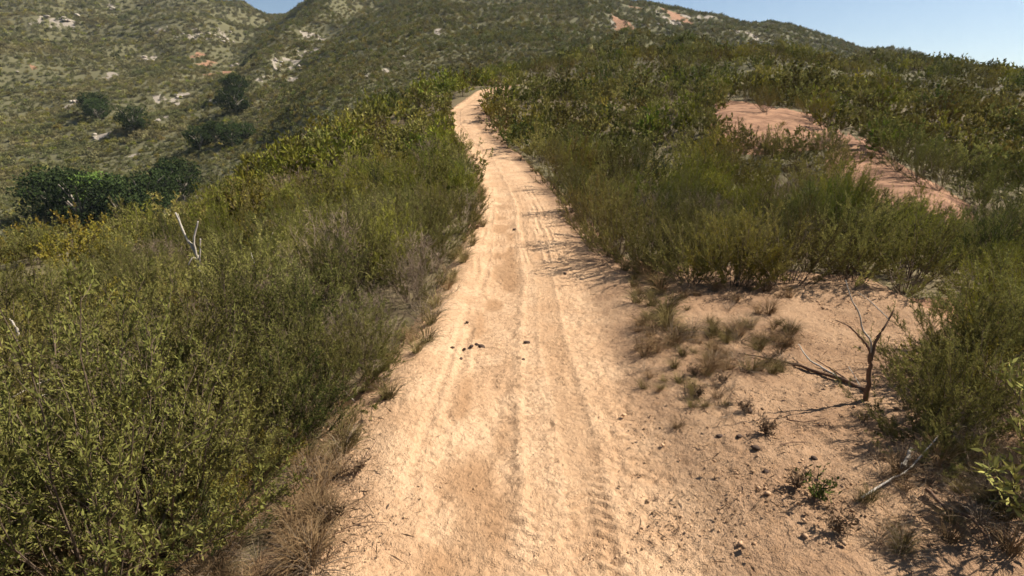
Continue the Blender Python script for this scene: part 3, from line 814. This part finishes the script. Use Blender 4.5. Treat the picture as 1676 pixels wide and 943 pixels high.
scatter('hillside_undergrowth', proto_collection('hill_scrub', FARP), far, 'olive brush mottling the far hillsides')

# ------------------------------------------------------------------ trees in the canyon
def oak(seed):
    """unit height evergreen oak: (trunk and limbs), (crown leaves)"""
    g = np.random.default_rng(seed)
    nl = 9
    az = np.arange(nl) * 2 * math.pi / nl + g.random(nl)
    ends = np.stack([np.cos(az) * g.uniform(.22, .46, nl), np.sin(az) * g.uniform(.22, .46, nl), g.uniform(.48, .88, nl)], -1)
    p0 = np.tile([0, 0, .12], (nl, 1)) + g.normal(size=(nl, 3)) * .02
    p1 = ends * np.array([.35, .35, .75])
    limbs = bez(p0, p1, ends, 7)
    lv_, lf_ = tubes(limbs, np.tile(np.linspace(.026, .008, 7), (nl, 1)), 5)
    tr = bez(np.array([[0, 0, -.03]]), np.array([[.03, .01, .1]]), np.array([[.01, 0, .2]]), 5)
    tv, tf = tubes(tr, np.array([[.055, .045, .04, .036, .03]]), 7)
    SV = np.concatenate([tv, lv_]); SF = np.concatenate([tf, lf_ + len(tv)])
    nc = 62
    d = unit(g.normal(size=(nc, 3))); c = np.array([0, 0, .50]) + d * g.uniform(.45, 1, nc)[:, None] ** .5 * np.array([.45, .45, .40])
    c = np.concatenate([c, ends]); nc = len(c)
    per = 75; n = nc * per
    dd = unit(g.normal(size=(n, 3)))
    rad = np.repeat(g.uniform(.07, .15, nc), per) * g.uniform(.5, 1, n) ** .4
    p = np.repeat(c, per, 0) + dd * rad[:, None] * np.array([1, 1, .75])
    p[:, 2] = np.maximum(p[:, 2], .04)
    V, F, a = blades(p, unit(dd + g.normal(size=(n, 3)) * .7), g.uniform(.03, .055, n), g.uniform(.02, .034, n), g)
    return mesh_np('oak_trunk', SV, SF, [M['bark']], smooth=True), (V, F, a)
OAKS = []
for k in range(4):
    t_, (V, F, a) = oak(40 + k)
    OAKS.append((t_, mesh_np('oak_crown', V, F, [M['oak']], attrs={'lv': a}), mesh_np('oak_crown_bright', V, F, [M['oak_bright']], attrs={'lv': a})))
trees = [  # u, top v, metres ahead, crown width px, bright, label
    (74, 278, 172, 84, 0, 'broad dark oak at the downhill end of the canyon grove'),
    (118, 284, 164, 76, 0, 'dark oak with pale bare trunks standing low in the canyon grove'),
    (105, 272, 182, 62, 0, 'dark oak at the back of the lower canyon grove'),
    (152, 278, 174, 72, 1, 'bright yellow-green crowned tree in the middle of the canyon grove'),
    (185, 284, 168, 72, 0, 'dark round oak just uphill of the bright green tree'),
    (222, 280, 176, 74, 0, 'dark oak in the grove partly cut off by the near slope'),
    (248, 272, 186, 58, 0, 'dark oak crowding the tallest oak from below'),
    (288, 254, 198, 60, 0, 'tallest dark oak at the uphill end of the canyon grove'),
    (266, 258, 204, 42, 0, 'slim dark oak between the tallest oak and the main grove'),
    (218, 201, 298, 40, 0, 'lone dark oak on the valley side above the grove'),
    (148, 158, 350, 34, 0, 'upper oak of the pair under the pale gully scar'),
    (158, 176, 338, 34, 0, 'lower oak of the pair under the pale gully scar'),
    (385, 141, 340, 38, 0, 'round dark oak highest up the canyon'),
    (380, 164, 312, 46, 0, 'brownish dark oak just below the highest canyon oak'),
    (324, 216, 258, 40, 0, 'dark oak at the downhill end of the mid canyon clump'),
    (350, 213, 264, 36, 0, 'small dark oak second in the mid canyon clump'),
    (378, 214, 254, 44, 0, 'dark oak third in the mid canyon clump, shading a gully'),
    (402, 211, 260, 32, 0, 'small dark oak at the uphill end of the mid canyon clump')]
for k, (u, vt, y, wpx, br, lab) in enumerate(trees):
    x, _, zt = pix(u, vt, y); z = float(land(x, y)[0])
    wm = wpx * math.hypot(x, y) / FPX
    h = min(max(zt - z, wm * .85), wm * 1.35)
    e = bpy.data.objects.new('oak_tree', None); COL.objects.link(e)
    e.location = (x, y, z - .1); e.rotation_euler[2] = k * 1.7; e.scale = (wm / 1.02, wm / 1.02, h / .98)
    tag(e, lab, 'tree', 'oaks in the canyon')
    t_, c_, cb = OAKS[k % 4]
    link('trunk', t_, e); link('crown', cb if br else c_, e)

# ------------------------------------------------------------------ boulders on the far slopes
def boulder_mesh(seed):
    import bmesh
    bm = bmesh.new(); bmesh.ops.create_icosphere(bm, subdivisions=2, radius=1)
    g = np.random.default_rng(seed)
    V = np.array([v.co[:] for v in bm.verts])
    for _ in range(7):                                  # flat fractured faces
        n = unit(g.normal(size=3)); lim = g.uniform(.5, .85)
        dd = V @ n; V -= np.outer(np.maximum(dd - lim, 0), n)
    V *= np.array([1.2, .9, .7]); V += g.normal(size=V.shape) * .03
    F = np.array([[v.index for v in f.verts] for f in bm.faces]); bm.free()
    return mesh_np('boulder', V, F, [M['rock']])
BOUL = [boulder_mesh(s) for s in range(5)]
OUTCROP = {0: 'the scree patch high at the far upper left', 2: 'the thin ledge near the top left skyline', 3: 'the ledge leading down to the pale outcrop', 4: 'the string of rocks beside the pale outcrop', 5: 'the big pale outcrop at the canyon head',
           9: 'the foot of the orange slide', 11: 'the bare ledge at the far left edge', 12: 'the scar above the oak pair', 13: 'the gully rim above the oak pair', 15: 'the small outcrop mid far hillside', 17: 'the broken ground left of the highest oak', 18: 'the patch uphill of the lone oak', 19: 'the rubble beside the highest oak', 20: 'the bare ground below the lone oak',
           22: 'the gully bed under the highest oak', 23: 'the rocky spur face', 24: 'the lower rocky spur', 25: 'the upper rocky spur', 26: 'the foot of the rocky spur', 27: 'the spur crest', 28: 'the dark scree on the spur', 29: 'the central slope, uphill', 30: 'the central slope, middle', 31: 'the central slope, downhill', 32: 'the central slope, lowest', 33: 'the upper central slope', 34: 'the shelf on the central slope', 35: 'the top of the central slope',
           37: 'the knoll where the ridge path shows', 41: 'the cut below the road', 43: 'the road cut end', 44: 'the far bank below the road', 45: 'the lowest bank of the road hill', 46: 'the skyline end of the road', 47: 'the dark hill by the right edge', 48: 'the dark hill low by the right edge'}
gb = np.random.default_rng(3)
for bi, (u, v, du, dv, kd) in enumerate(FAR_BARE):
    if not kd or bi not in OUTCROP: continue
    n = int(np.clip(du * dv / 22, 1, 9)); sizes = np.sort(gb.uniform(.45, 1.0, n))[::-1]
    for k in range(n):
        h = hit(u + gb.uniform(-1, 1) * du * .9, v + gb.uniform(-1, 1) * dv * .8) if n > 1 else hit(u, v)
        if h is None: continue
        r = math.hypot(h[0], h[1])
        if r < 160 and bi < 47 and bi > 22: continue
        s = sizes[k] * r / FPX * min(4.2, 2.0 + dv * .22)
        o = link('boulder', BOUL[(bi + k) % 5], loc=(h[0], h[1], h[2] + s * .15), rotz=gb.random() * 6.28, scale=(s, s, s * gb.uniform(.7, 1.1)))
        rank = 'lone' if n == 1 else ('largest' if k == 0 else ('smallest' if k == n - 1 else ORD[k] + ' largest'))
        tag(o, rank + ' pale boulder in ' + OUTCROP[bi], 'boulder', 'pale boulders on the far slopes')

# ------------------------------------------------------------------ sticks and dead wood
def limb(name, pts, r0, r1, mat, parent=None, sides=6, k=14):
    """a crooked tapered branch through points"""
    pts = np.array(pts, float)
    t = np.linspace(0, len(pts) - 1, k); i = np.minimum(t.astype(int), len(pts) - 2); f = (t - i)[:, None]
    def P(j): return pts[np.clip(j, 0, len(pts) - 1)]
    a, b, c, d = P(i - 1), P(i), P(i + 1), P(i + 2)
    q = .5 * ((2 * b) + (-a + c) * f + (2 * a - 5 * b + 4 * c - d) * f ** 2 + (-a + 3 * b - 3 * c + d) * f ** 3)
    g = np.random.default_rng(len(pts) + int(abs(pts[0, 0]) * 1000) % 997)
    q[1:-1] += g.normal(size=(k - 2, 3)) * r0 * .16
    rad = np.linspace(r0, r1, k) * g.uniform(.85, 1.15, k)
    V, F = tubes(q[None], rad[None], sides)
    n = len(V); V = np.concatenate([V, q[:1], q[-1:]])
    s = np.arange(sides); s2 = (s + 1) % sides
    caps = np.concatenate([np.stack([s2, s, np.full(sides, n)], -1), np.stack([n - sides + s, n - sides + s2, np.full(sides, n + 1)], -1)])
    org = pts[0] if parent is None else np.zeros(3)
    o = link(name, mesh_np(name, V - org, [F, caps], [mat], smooth=True), parent, loc=tuple(org) if parent is None else None)
    return o

def root(name, loc, label, cat, group=None):
    e = bpy.data.objects.new(name, None); COL.objects.link(e); e.location = loc; e.empty_display_size = .1
    return tag(e, label, cat, group)

def at_root(e, pts): return [tuple(np.array(p) - np.array(e.location)) for p in pts]
def on_ground(u, v, dz=0.0):
    x, y, z = hit(u, v); return (x, y, max(z, trail_z(x, y)) + dz)

b0 = on_ground(1413, 685)
e = root('forked_sapling', b0, 'bare brown forked sapling leaning beside the clearing', 'sapling')
Y0 = b0[1]
limb('trunk', at_root(e, [(b0[0], b0[1], b0[2] - .05), pix(1418, 645, Y0), pix(1424, 600, Y0), pix(1425, 576, Y0)]), .019, .013, M['brownwood'], e)
limb('branch', at_root(e, [pix(1425, 578, Y0), pix(1417, 562, Y0 + .02), pix(1404, 548, Y0 + .04), pix(1389, 534, Y0 + .05), pix(1367, 524, Y0 + .05)]), .010, .003, M['brownwood'], e)
limb('branch', at_root(e, [pix(1425, 580, Y0), pix(1424, 556, Y0 - .02), pix(1412, 540, Y0 - .03), pix(1406, 512, Y0 - .05), pix(1393, 490, Y0 - .05), pix(1384, 458, Y0 - .04)]), .007, .003, M['deadwood'], e)
limb('branch', at_root(e, [pix(1425, 590, Y0), pix(1433, 560, Y0), pix(1442, 543, Y0), pix(1455, 523, Y0 + .02), pix(1462, 508, Y0 + .02)]), .011, .004, M['brownwood'], e)
limb('twig', at_root(e, [pix(1455, 523, Y0 + .02), pix(1440, 508, Y0 + .05), pix(1420, 490, Y0 + .1), pix(1403, 478, Y0 + .1)]), .004, .0015, M['deadwood'], e)

e = root('fallen_branch', on_ground(1410, 672), 'long brown fallen branch lying across the bare clearing', 'branch')
limb('main_limb', at_root(e, [on_ground(u, v, .018) for u, v in [(1410, 672), (1373, 651), (1318, 628), (1285, 619), (1246, 612), (1207, 602)]]), .016, .005, M['brownwood'], e)
limb('side_limb', at_root(e, [on_ground(1372, 650, .02), on_ground(1340, 632, .04), on_ground(1318, 619, .06), on_ground(1301, 598, .08)]), .009, .004, M['deadwood'], e)
limb('side_limb', at_root(e, [on_ground(1395, 662, .02), on_ground(1360, 636, .03), on_ground(1330, 618, .03)]), .007, .003, M['brownwood'], e)
limb('side_limb', at_root(e, [on_ground(1402, 664, .02), on_ground(1390, 645, .05), on_ground(1382, 634, .06)]), .004, .002, M['deadwood'], e)

Yd = 7.6
gx, gy, _ = pix(334, 500, Yd)
gz = float(land(gx, Yd)[0])
e = root('dead_stub', (gx, Yd, gz), 'pale forked dead stub poking out of the left bank scrub', 'dead wood')
limb('trunk', at_root(e, [(gx, Yd, gz - .05), pix(334, 498, Yd), pix(328, 455, Yd), pix(323, 418, Yd)]), .022, .018, M['deadwood'], e)
limb('fork', at_root(e, [pix(323, 420, Yd), pix(314, 405, Yd), pix(301, 381, Yd), pix(287, 348, Yd)]), .017, .011, M['deadwood'], e)
limb('fork', at_root(e, [pix(323, 420, Yd), pix(317, 398, Yd), pix(320, 380, Yd + .03), pix(324, 362, Yd + .05)]), .016, .010, M['deadwood'], e)
limb('fork', at_root(e, [pix(326, 440, Yd), pix(327, 415, Yd - .02), pix(328, 391, Yd - .03)]), .013, .010, M['deadwood'], e)
limb('fork', at_root(e, [pix(317, 402, Yd), pix(306, 390, Yd + .04), pix(297, 368, Yd + .06), pix(291, 350, Yd + .06)]), .009, .006, M['deadwood'], e)
limb('snag', at_root(e, [pix(323, 425, Yd - .03), pix(315, 422, Yd - .08), pix(308, 434, Yd - .12)]), .012, .007, M['deadwood'], e)

def stick(name, pts, r, mat, label, r1=None):
    o = limb(name, pts, r, r1 or r * .5, mat); tag(o, label, 'stick', 'loose sticks'); return o
def gpix(u, v, y): return pix(u, v, y)
stick('dead_stick', [pix(458, 520, 6.6), pix(445, 485, 6.7), pix(432, 455, 6.8), pix(422, 445, 6.8), pix(410, 412, 6.9)], .010, M['deadwood'], 'pale dead stick leaning through the scrub just uphill of the dead stub')
stick('dead_stick', [pix(432, 430, 9), pix(436, 412, 9), pix(447, 380, 9)], .010, M['deadwood'], 'thin pale stick standing in the green scrub behind the leaning stick')
stick('dead_stick', [pix(520, 428, 9), pix(528, 410, 9), pix(540, 390, 9)], .009, M['deadwood'], 'thin pale stick in the scrub closest to the trail')
stick('dead_stick', [on_ground(580, 668, .03), on_ground(560, 645, .06), on_ground(537, 624, .16)], .006, M['deadwood'], 'straight pale stick poking from the left verge onto the trail')
stick('dead_stick', [pix(200, 690, 2.9), pix(190, 670, 2.95), pix(180, 650, 3.0)], .012, M['deadwood'], 'short broken pale stick among the shrubs at lower left')
stick('dead_stick', [pix(30, 560, 3.9), pix(28, 540, 3.9), pix(16, 522, 3.9)], .012, M['deadwood'], 'curved grey stick at the far left edge of the scrub')
stick('fallen_stick', [on_ground(1505, 848, .03), on_ground(1540, 880, .03), on_ground(1580, 905, .03), on_ground(1610, 938, .02)], .010, M['brownwood'], 'dark brown curved stick in the bottom right corner')
stick('fallen_stick', [on_ground(1400, 858, .02), on_ground(1440, 833, .03), on_ground(1475, 818, .05), on_ground(1520, 780, .12)], .007, M['deadwood'], 'pale dry stick lying under the sapling shrub at lower right')
stick('wood_chip', [on_ground(1468, 806, .02), on_ground(1474, 795, .03), on_ground(1481, 780, .04)], .016, M['deadwood'], 'short white wood chip beside the shrub shadow at lower right')
stick('fallen_stick', [on_ground(1282, 720, .015), on_ground(1312, 726, .02), on_ground(1345, 722, .02)], .005, M['brownwood'], 'small dark twig left of the shrub shadow in the clearing')
stick('fallen_stick', [on_ground(1270, 772, .015), on_ground(1290, 766, .02), on_ground(1313, 762, .02)], .004, M['brownwood'], 'thin twig in the middle of the lower clearing')
stick('fallen_stick', [on_ground(585, 798, .02), on_ground(600, 772, .03), on_ground(618, 745, .04)], .004, M['brownwood'], 'thin dark twig at the sandy left trail edge')
stick('fallen_stick', [on_ground(548, 890, .02), on_ground(600, 884, .02), on_ground(640, 880, .02)], .003, M['brownwood'], 'hair-thin twig lying on the sand at the bottom of the trail')
stick('fallen_stick', [on_ground(1130, 690, .015), on_ground(1122, 660, .02), on_ground(1118, 630, .02)], .004, M['brownwood'], 'thin dark twig on the trail shoulder below the dry tufts')
arch = [[(0, 735), (60, 712), (120, 690), (165, 668)], [(0, 765), (45, 742), (90, 720), (125, 702)], [(0, 690), (50, 655), (95, 640), (140, 628)], [(20, 650), (70, 625), (120, 612)], [(0, 905), (60, 870), (110, 830), (150, 808)], [(30, 890), (85, 850), (140, 812)]]
arch_lab = ['pale arching stem sweeping longest across the lower left shrubs', 'pale arching stem just below the longest sweeping one', 'greenish arching stem above the longest sweeping one', 'short arching stem topmost at the left edge', 'bleached stem over the dark hollow at bottom left', 'thin bleached stem beside the dark hollow at bottom left']
for a_, lab in zip(arch, arch_lab):
    yb = 2.75 if a_[0][1] > 800 else 3.0
    o = limb('arching_stem', [pix(u, v, yb + .12 * k) for k, (u, v) in enumerate(a_)], .0055, .002, M['deadwood'])
    tag(o, lab, 'stem', 'arching dry stems')

# ------------------------------------------------------------------ dark clods on the trail and the clearing
import bmesh
def clod_mesh(seed):
    bm = bmesh.new(); bmesh.ops.create_icosphere(bm, subdivisions=2, radius=1)
    g = np.random.default_rng(seed); V = np.array([v.co[:] for v in bm.verts])
    V *= (1 + .22 * np.sin(V @ g.normal(size=3) * 3 + g.random() * 6) + g.normal(size=len(V)) * .06)[:, None]
    V *= np.array([1.25, .9, .65]); F = np.array([[v.index for v in f.verts] for f in bm.faces]); bm.free()
    return mesh_np('clod', V, F, [M['clod']], smooth=True)
CLODS = [clod_mesh(s) for s in range(4)]
clods = [(862, 566, 4.5, 'dark clod alone in the middle of the trail'), (857, 594, 3, 'tiny dark clod just below the lone mid-trail clod'), (788, 571, 5, 'largest crumb of the dark cluster on the trail'), (780, 568, 3.5, 'crumb at the uphill side of the dark cluster'), (772, 573, 3.5, 'crumb at the middle of the dark cluster'),
         (760, 577, 2.5, 'crumb trailing from the dark cluster toward the shrubs'), (740, 578, 3, 'dark crumb between the cluster and the left shrubs'), (755, 592, 3, 'lower of the two dark crumbs near the left shrubs'), (765, 535, 2.5, 'small dark crumb above the cluster by the left shrubs'), (842, 377, 3, 'dark pebble far up the middle of the trail'), (925, 452, 3, 'dark pebble at the tip of the right shrub shadow'),
         (1232, 771, 5, 'dark clod in the lower clearing'), (1205, 750, 4, 'dark clod nearer the trail than the lower clearing clod'), (1220, 700, 7, 'largest dark clod on the right shoulder'), (1175, 745, 4, 'dark clod lowest toward the trail on the shoulder'), (1248, 806, 4, 'dark clod below the others in the clearing'), (1326, 788, 4, 'dark clod left of the white wood chip'), (1190, 690, 4, 'dark clod beside the largest shoulder clod')]
for k, (u, v, px, lab) in enumerate(clods):
    p = on_ground(u, v); s = px * math.dist(p, (0, 0, CAMZ)) / FPX
    o = link('clod', CLODS[k % 4], loc=(p[0], p[1], p[2] + s * .3), rotz=k * 1.1, scale=s); tag(o, lab, 'clod', 'dark clods on the dirt')

# ------------------------------------------------------------------ small weeds in the clearing
def weed_meshes(seed, n=26, H=.16):
    g = np.random.default_rng(seed)
    az = g.random(n) * 6.283; rr = g.random(n) ** .5 * .11
    e2 = np.stack([np.cos(az) * rr, np.sin(az) * rr, g.uniform(.3, 1, n) * H], -1)
    st = bez(np.zeros((n, 3)), e2 * np.array([.3, .3, .6]), e2, 4)
    sv, sf = tubes(st, np.tile([.0025, .002, .0015, .001], (n, 1)))
    m = n * 9; i = np.repeat(np.arange(n), 9); t = g.uniform(.8, 3, m); j = np.minimum(t.astype(int), 2); f = (t - j)[:, None]
    p = st[i, j] * (1 - f) + st[i, j + 1] * f
    V, F, a = blades(p, unit(g.normal(size=(m, 3)) + np.array([0, 0, .5])), g.uniform(.015, .04, m), g.uniform(.006, .014, m), g)
    return mesh_np('weed_stems', sv, sf, [M['stem']]), mesh_np('weed_leaves', V, F, [M['dark']], attrs={'lv': a}), mesh_np('weed_leaves_dry', V, F, [M['litter']], attrs={'lv': a})
WEEDS = [weed_meshes(s) for s in range(3)]
weeds = [(1327, 850, 1.0, 0, 'small green weed lowest in the clearing'), (1300, 832, .8, 1, 'dry dark weed beside the lowest green weed'), (1248, 744, .9, 1, 'dry dark weed in the middle of the clearing'), (1135, 640, .7, 1, 'dry weed on the trail shoulder under the tufts'), (1140, 675, .6, 1, 'tiny dry weed lower on the trail shoulder'), (1215, 705, .7, 1, 'dry weed next to the largest shoulder clod'),
         (1360, 905, .9, 1, 'dry weed near the bottom right of the clearing'), (1180, 655, .7, 1, 'dry weed between the tufts and the shoulder clods'), (590, 785, .7, 1, 'dry weed on the sandy left verge'), (545, 870, .8, 1, 'dry weed at the bottom of the left verge'), (575, 735, .7, 1, 'dry weed just below the left verge shrubs'), (1255, 620, .6, 1, 'dry weed above the fallen branch')]
for k, (u, v, s, dry, lab) in enumerate(weeds):
    e = root('weed', on_ground(u, v), lab, 'weed', 'small weeds on the dirt'); e.scale = (s,) * 3; e.rotation_euler[2] = k
    st, lf, ld = WEEDS[k % 3]; link('stems', st, e); link('leaves', ld if dry else lf, e)

# ------------------------------------------------------------------ dry grass, litter and crumbs
def tuft(seed, mat, n=70, H=.32, R=.16):
    g = np.random.default_rng(seed); az = g.random(n) * 6.283; lean = g.random(n) ** .7
    hz = np.stack([np.cos(az), np.sin(az), 0 * az], -1)
    p0 = hz * (g.random(n) * .05)[:, None]; hh = H * g.uniform(.4, 1.1, n)
    p2 = p0 + hz * (lean * R * 1.6)[:, None]; p2[:, 2] = hh * (1 - .45 * lean)
    p1 = p0 + hz * (lean * R * .45)[:, None]; p1[:, 2] = hh * .7
    V, F = tubes(bez(p0, p1, p2, 5), np.tile([.0022, .0020, .0017, .0012, .0005], (n, 1)))
    return mesh_np('tuft', V, F, [mat], attrs={'lv': np.repeat(g.random(n), 15)})
tufts = [tuft(s, M['straw']) for s in range(3)] + [tuft(s + 9, M['grassy'], 90, .30) for s in range(2)] + [tuft(20, M['twig'], 40, .26, .26)]
gp = np.random.default_rng(12); pts = []
def spray(us, vs, n, smin, smax, kinds):
    c = 0
    while c < n:
        h = hit(gp.uniform(*us), gp.uniform(*vs)); c += 1
        if h is None: continue
        x, y, _ = h
        if left_x(y) + .05 < x < right_x(y) - .1: continue
        pts.append((x, y, trail_z(x, y) - .01, gp.random() * 6.28, gp.uniform(smin, smax), kinds[int(gp.integers(len(kinds)))]))
spray((330, 540), (780, 960), 70, .35, .8, (0, 1, 2, 0, 1, 5))
spray((480, 640), (630, 800), 50, .4, .8, (0, 1, 3, 4, 5))
spray((1040, 1290), (490, 600), 75, .25, .75, (0, 1, 5, 5, 2, 3))
spray((1150, 1300), (560, 640), 45, .3, .7, (0, 1, 3, 5))
spray((1050, 1200), (560, 720), 40, .2, .5, (3, 4, 5, 0))
spray((1400, 1676), (720, 943), 60, .3, .7, (5, 5, 0, 3, 4))
spray((0, 330), (780, 960), 70, .5, 1.1, (5, 0, 1, 3))
for y in np.geomspace(4.5, 45, 90):
    for sd in (-1, 1):
        x = (left_x(y) - gp.uniform(.0, .35)) if sd < 0 else (right_x(y) + gp.uniform(.0, .4))
        pts.append((x, y, trail_z(x, y) - .01, gp.random() * 6.28, gp.uniform(.5, 1.0), int(gp.choice([3, 4, 3, 4, 0, 5]))))
scatter('dry_grass', proto_collection('grass_tufts', tufts), pts, 'straw coloured dry grass fringing the trail')

def litter_patch(seed):
    g = np.random.default_rng(seed); n = 34
    p = np.stack([g.normal(size=n) * .12, g.normal(size=n) * .12, g.uniform(.004, .02, n)], -1)
    d = unit(np.stack([g.normal(size=n), g.normal(size=n), g.normal(size=n) * .2], -1))
    V, F, a = blades(p, d, np.where(g.random(n) < .15, g.uniform(.05, .12, n), g.uniform(.010, .026, n)), np.where(g.random(n) < .5, .003, .009), g)
    return mesh_np('litter', V, F, [M['litter']], attrs={'lv': a})
pts = []
def spray2(us, vs, n, s0, s1, keep=None):
    for _ in range(n):
        h = hit(gp.uniform(*us), gp.uniform(*vs))
        if h is None or h[1] > 30: continue
        x, y, _z = h
        pts.append((x, y, trail_z(x, y), gp.random() * 6.28, gp.uniform(s0, s1), int(gp.integers(4))))
spray2((1060, 1676), (500, 943), 330, .35, .85)
spray2((300, 620), (640, 943), 130, .5, 1.1)
spray2((0, 330), (740, 943), 90, .7, 1.3)
spray2((1000, 1300), (400, 520), 60, .6, 1.2)
scatter('leaf_litter', proto_collection('litter_patches', [litter_patch(s) for s in range(4)]), pts, 'brown twigs and dead leaves strewn under the shrubs')



def pebble_patch(seed):
    """a handful of stones and crumbs of earth, half sunk"""
    g = np.random.default_rng(seed); Vs = []; Fs = []; n = 0
    oct_ = np.array([(1, 0, 0), (-1, 0, 0), (0, 1, 0), (0, -1, 0), (0, 0, 1), (0, 0, -1)], float)
    of = np.array([(0, 2, 4), (2, 1, 4), (1, 3, 4), (3, 0, 4), (2, 0, 5), (1, 2, 5), (3, 1, 5), (0, 3, 5)])
    for _ in range(16):
        r = g.uniform(.003, .011) if g.random() < .85 else g.uniform(.011, .02)
        a = g.random() * 6.28; R_ = np.array([(math.cos(a), -math.sin(a), 0), (math.sin(a), math.cos(a), 0), (0, 0, 1)])
        V = (oct_ * g.uniform(.7, 1.3, (6, 1)) * np.array([1.2, .9, .7])) @ R_.T * r + np.array([g.normal() * .14, g.normal() * .14, r * .25])
        Vs.append(V); Fs.append(of + n); n += 6
    V = np.concatenate(Vs)
    return mesh_np('pebbles', V, np.concatenate(Fs), [M['pebble']], attrs={'lv': np.repeat(g.random(16), 6)})
M['pebble'] = foliage_mat('pebbles', (.24, .145, .082), (.42, .27, .16), (.30, .185, .105), trans=0, hue=.3)
pts = []
spray2((1040, 1676), (480, 943), 170, .4, 1.0)
spray2((500, 1100), (520, 943), 40, .25, .5)
spray2((480, 600), (640, 943), 25, .4, .9)
scatter('gravel', proto_collection('pebble_patches', [pebble_patch(s) for s in range(4)]), pts, 'small stones and earth crumbs on the dirt')
# ------------------------------------------------------------------ haze in the air
HAZE = 0.00006
if HAZE:
    zb = float(Zg.min()) - 1.5; zt = float(Zg.max()) + 8
    S = 2700
    V = np.array([(x, y, z) for z in (zb, zt) for y in (-S, S) for x in (-S, S)], float)
    F = np.array([(0, 2, 3, 1), (4, 5, 7, 6), (0, 1, 5, 4), (2, 6, 7, 3), (0, 4, 6, 2), (1, 3, 7, 5)])
    m, nt, out = newmat('haze')
    pv = N(nt, 'ShaderNodeVolumePrincipled'); pv.inputs['Density'].default_value = HAZE; pv.inputs['Color'].default_value = (.78, .86, .95, 1); pv.inputs['Anisotropy'].default_value = .3
    nt.links.new(pv.outputs[0], out.inputs['Volume'])
    hz_ = link('haze', mesh_np('haze', V, F, [m])); hz_['kind'] = 'stuff'; hz_['label'] = 'thin pale haze in the air over the hills'
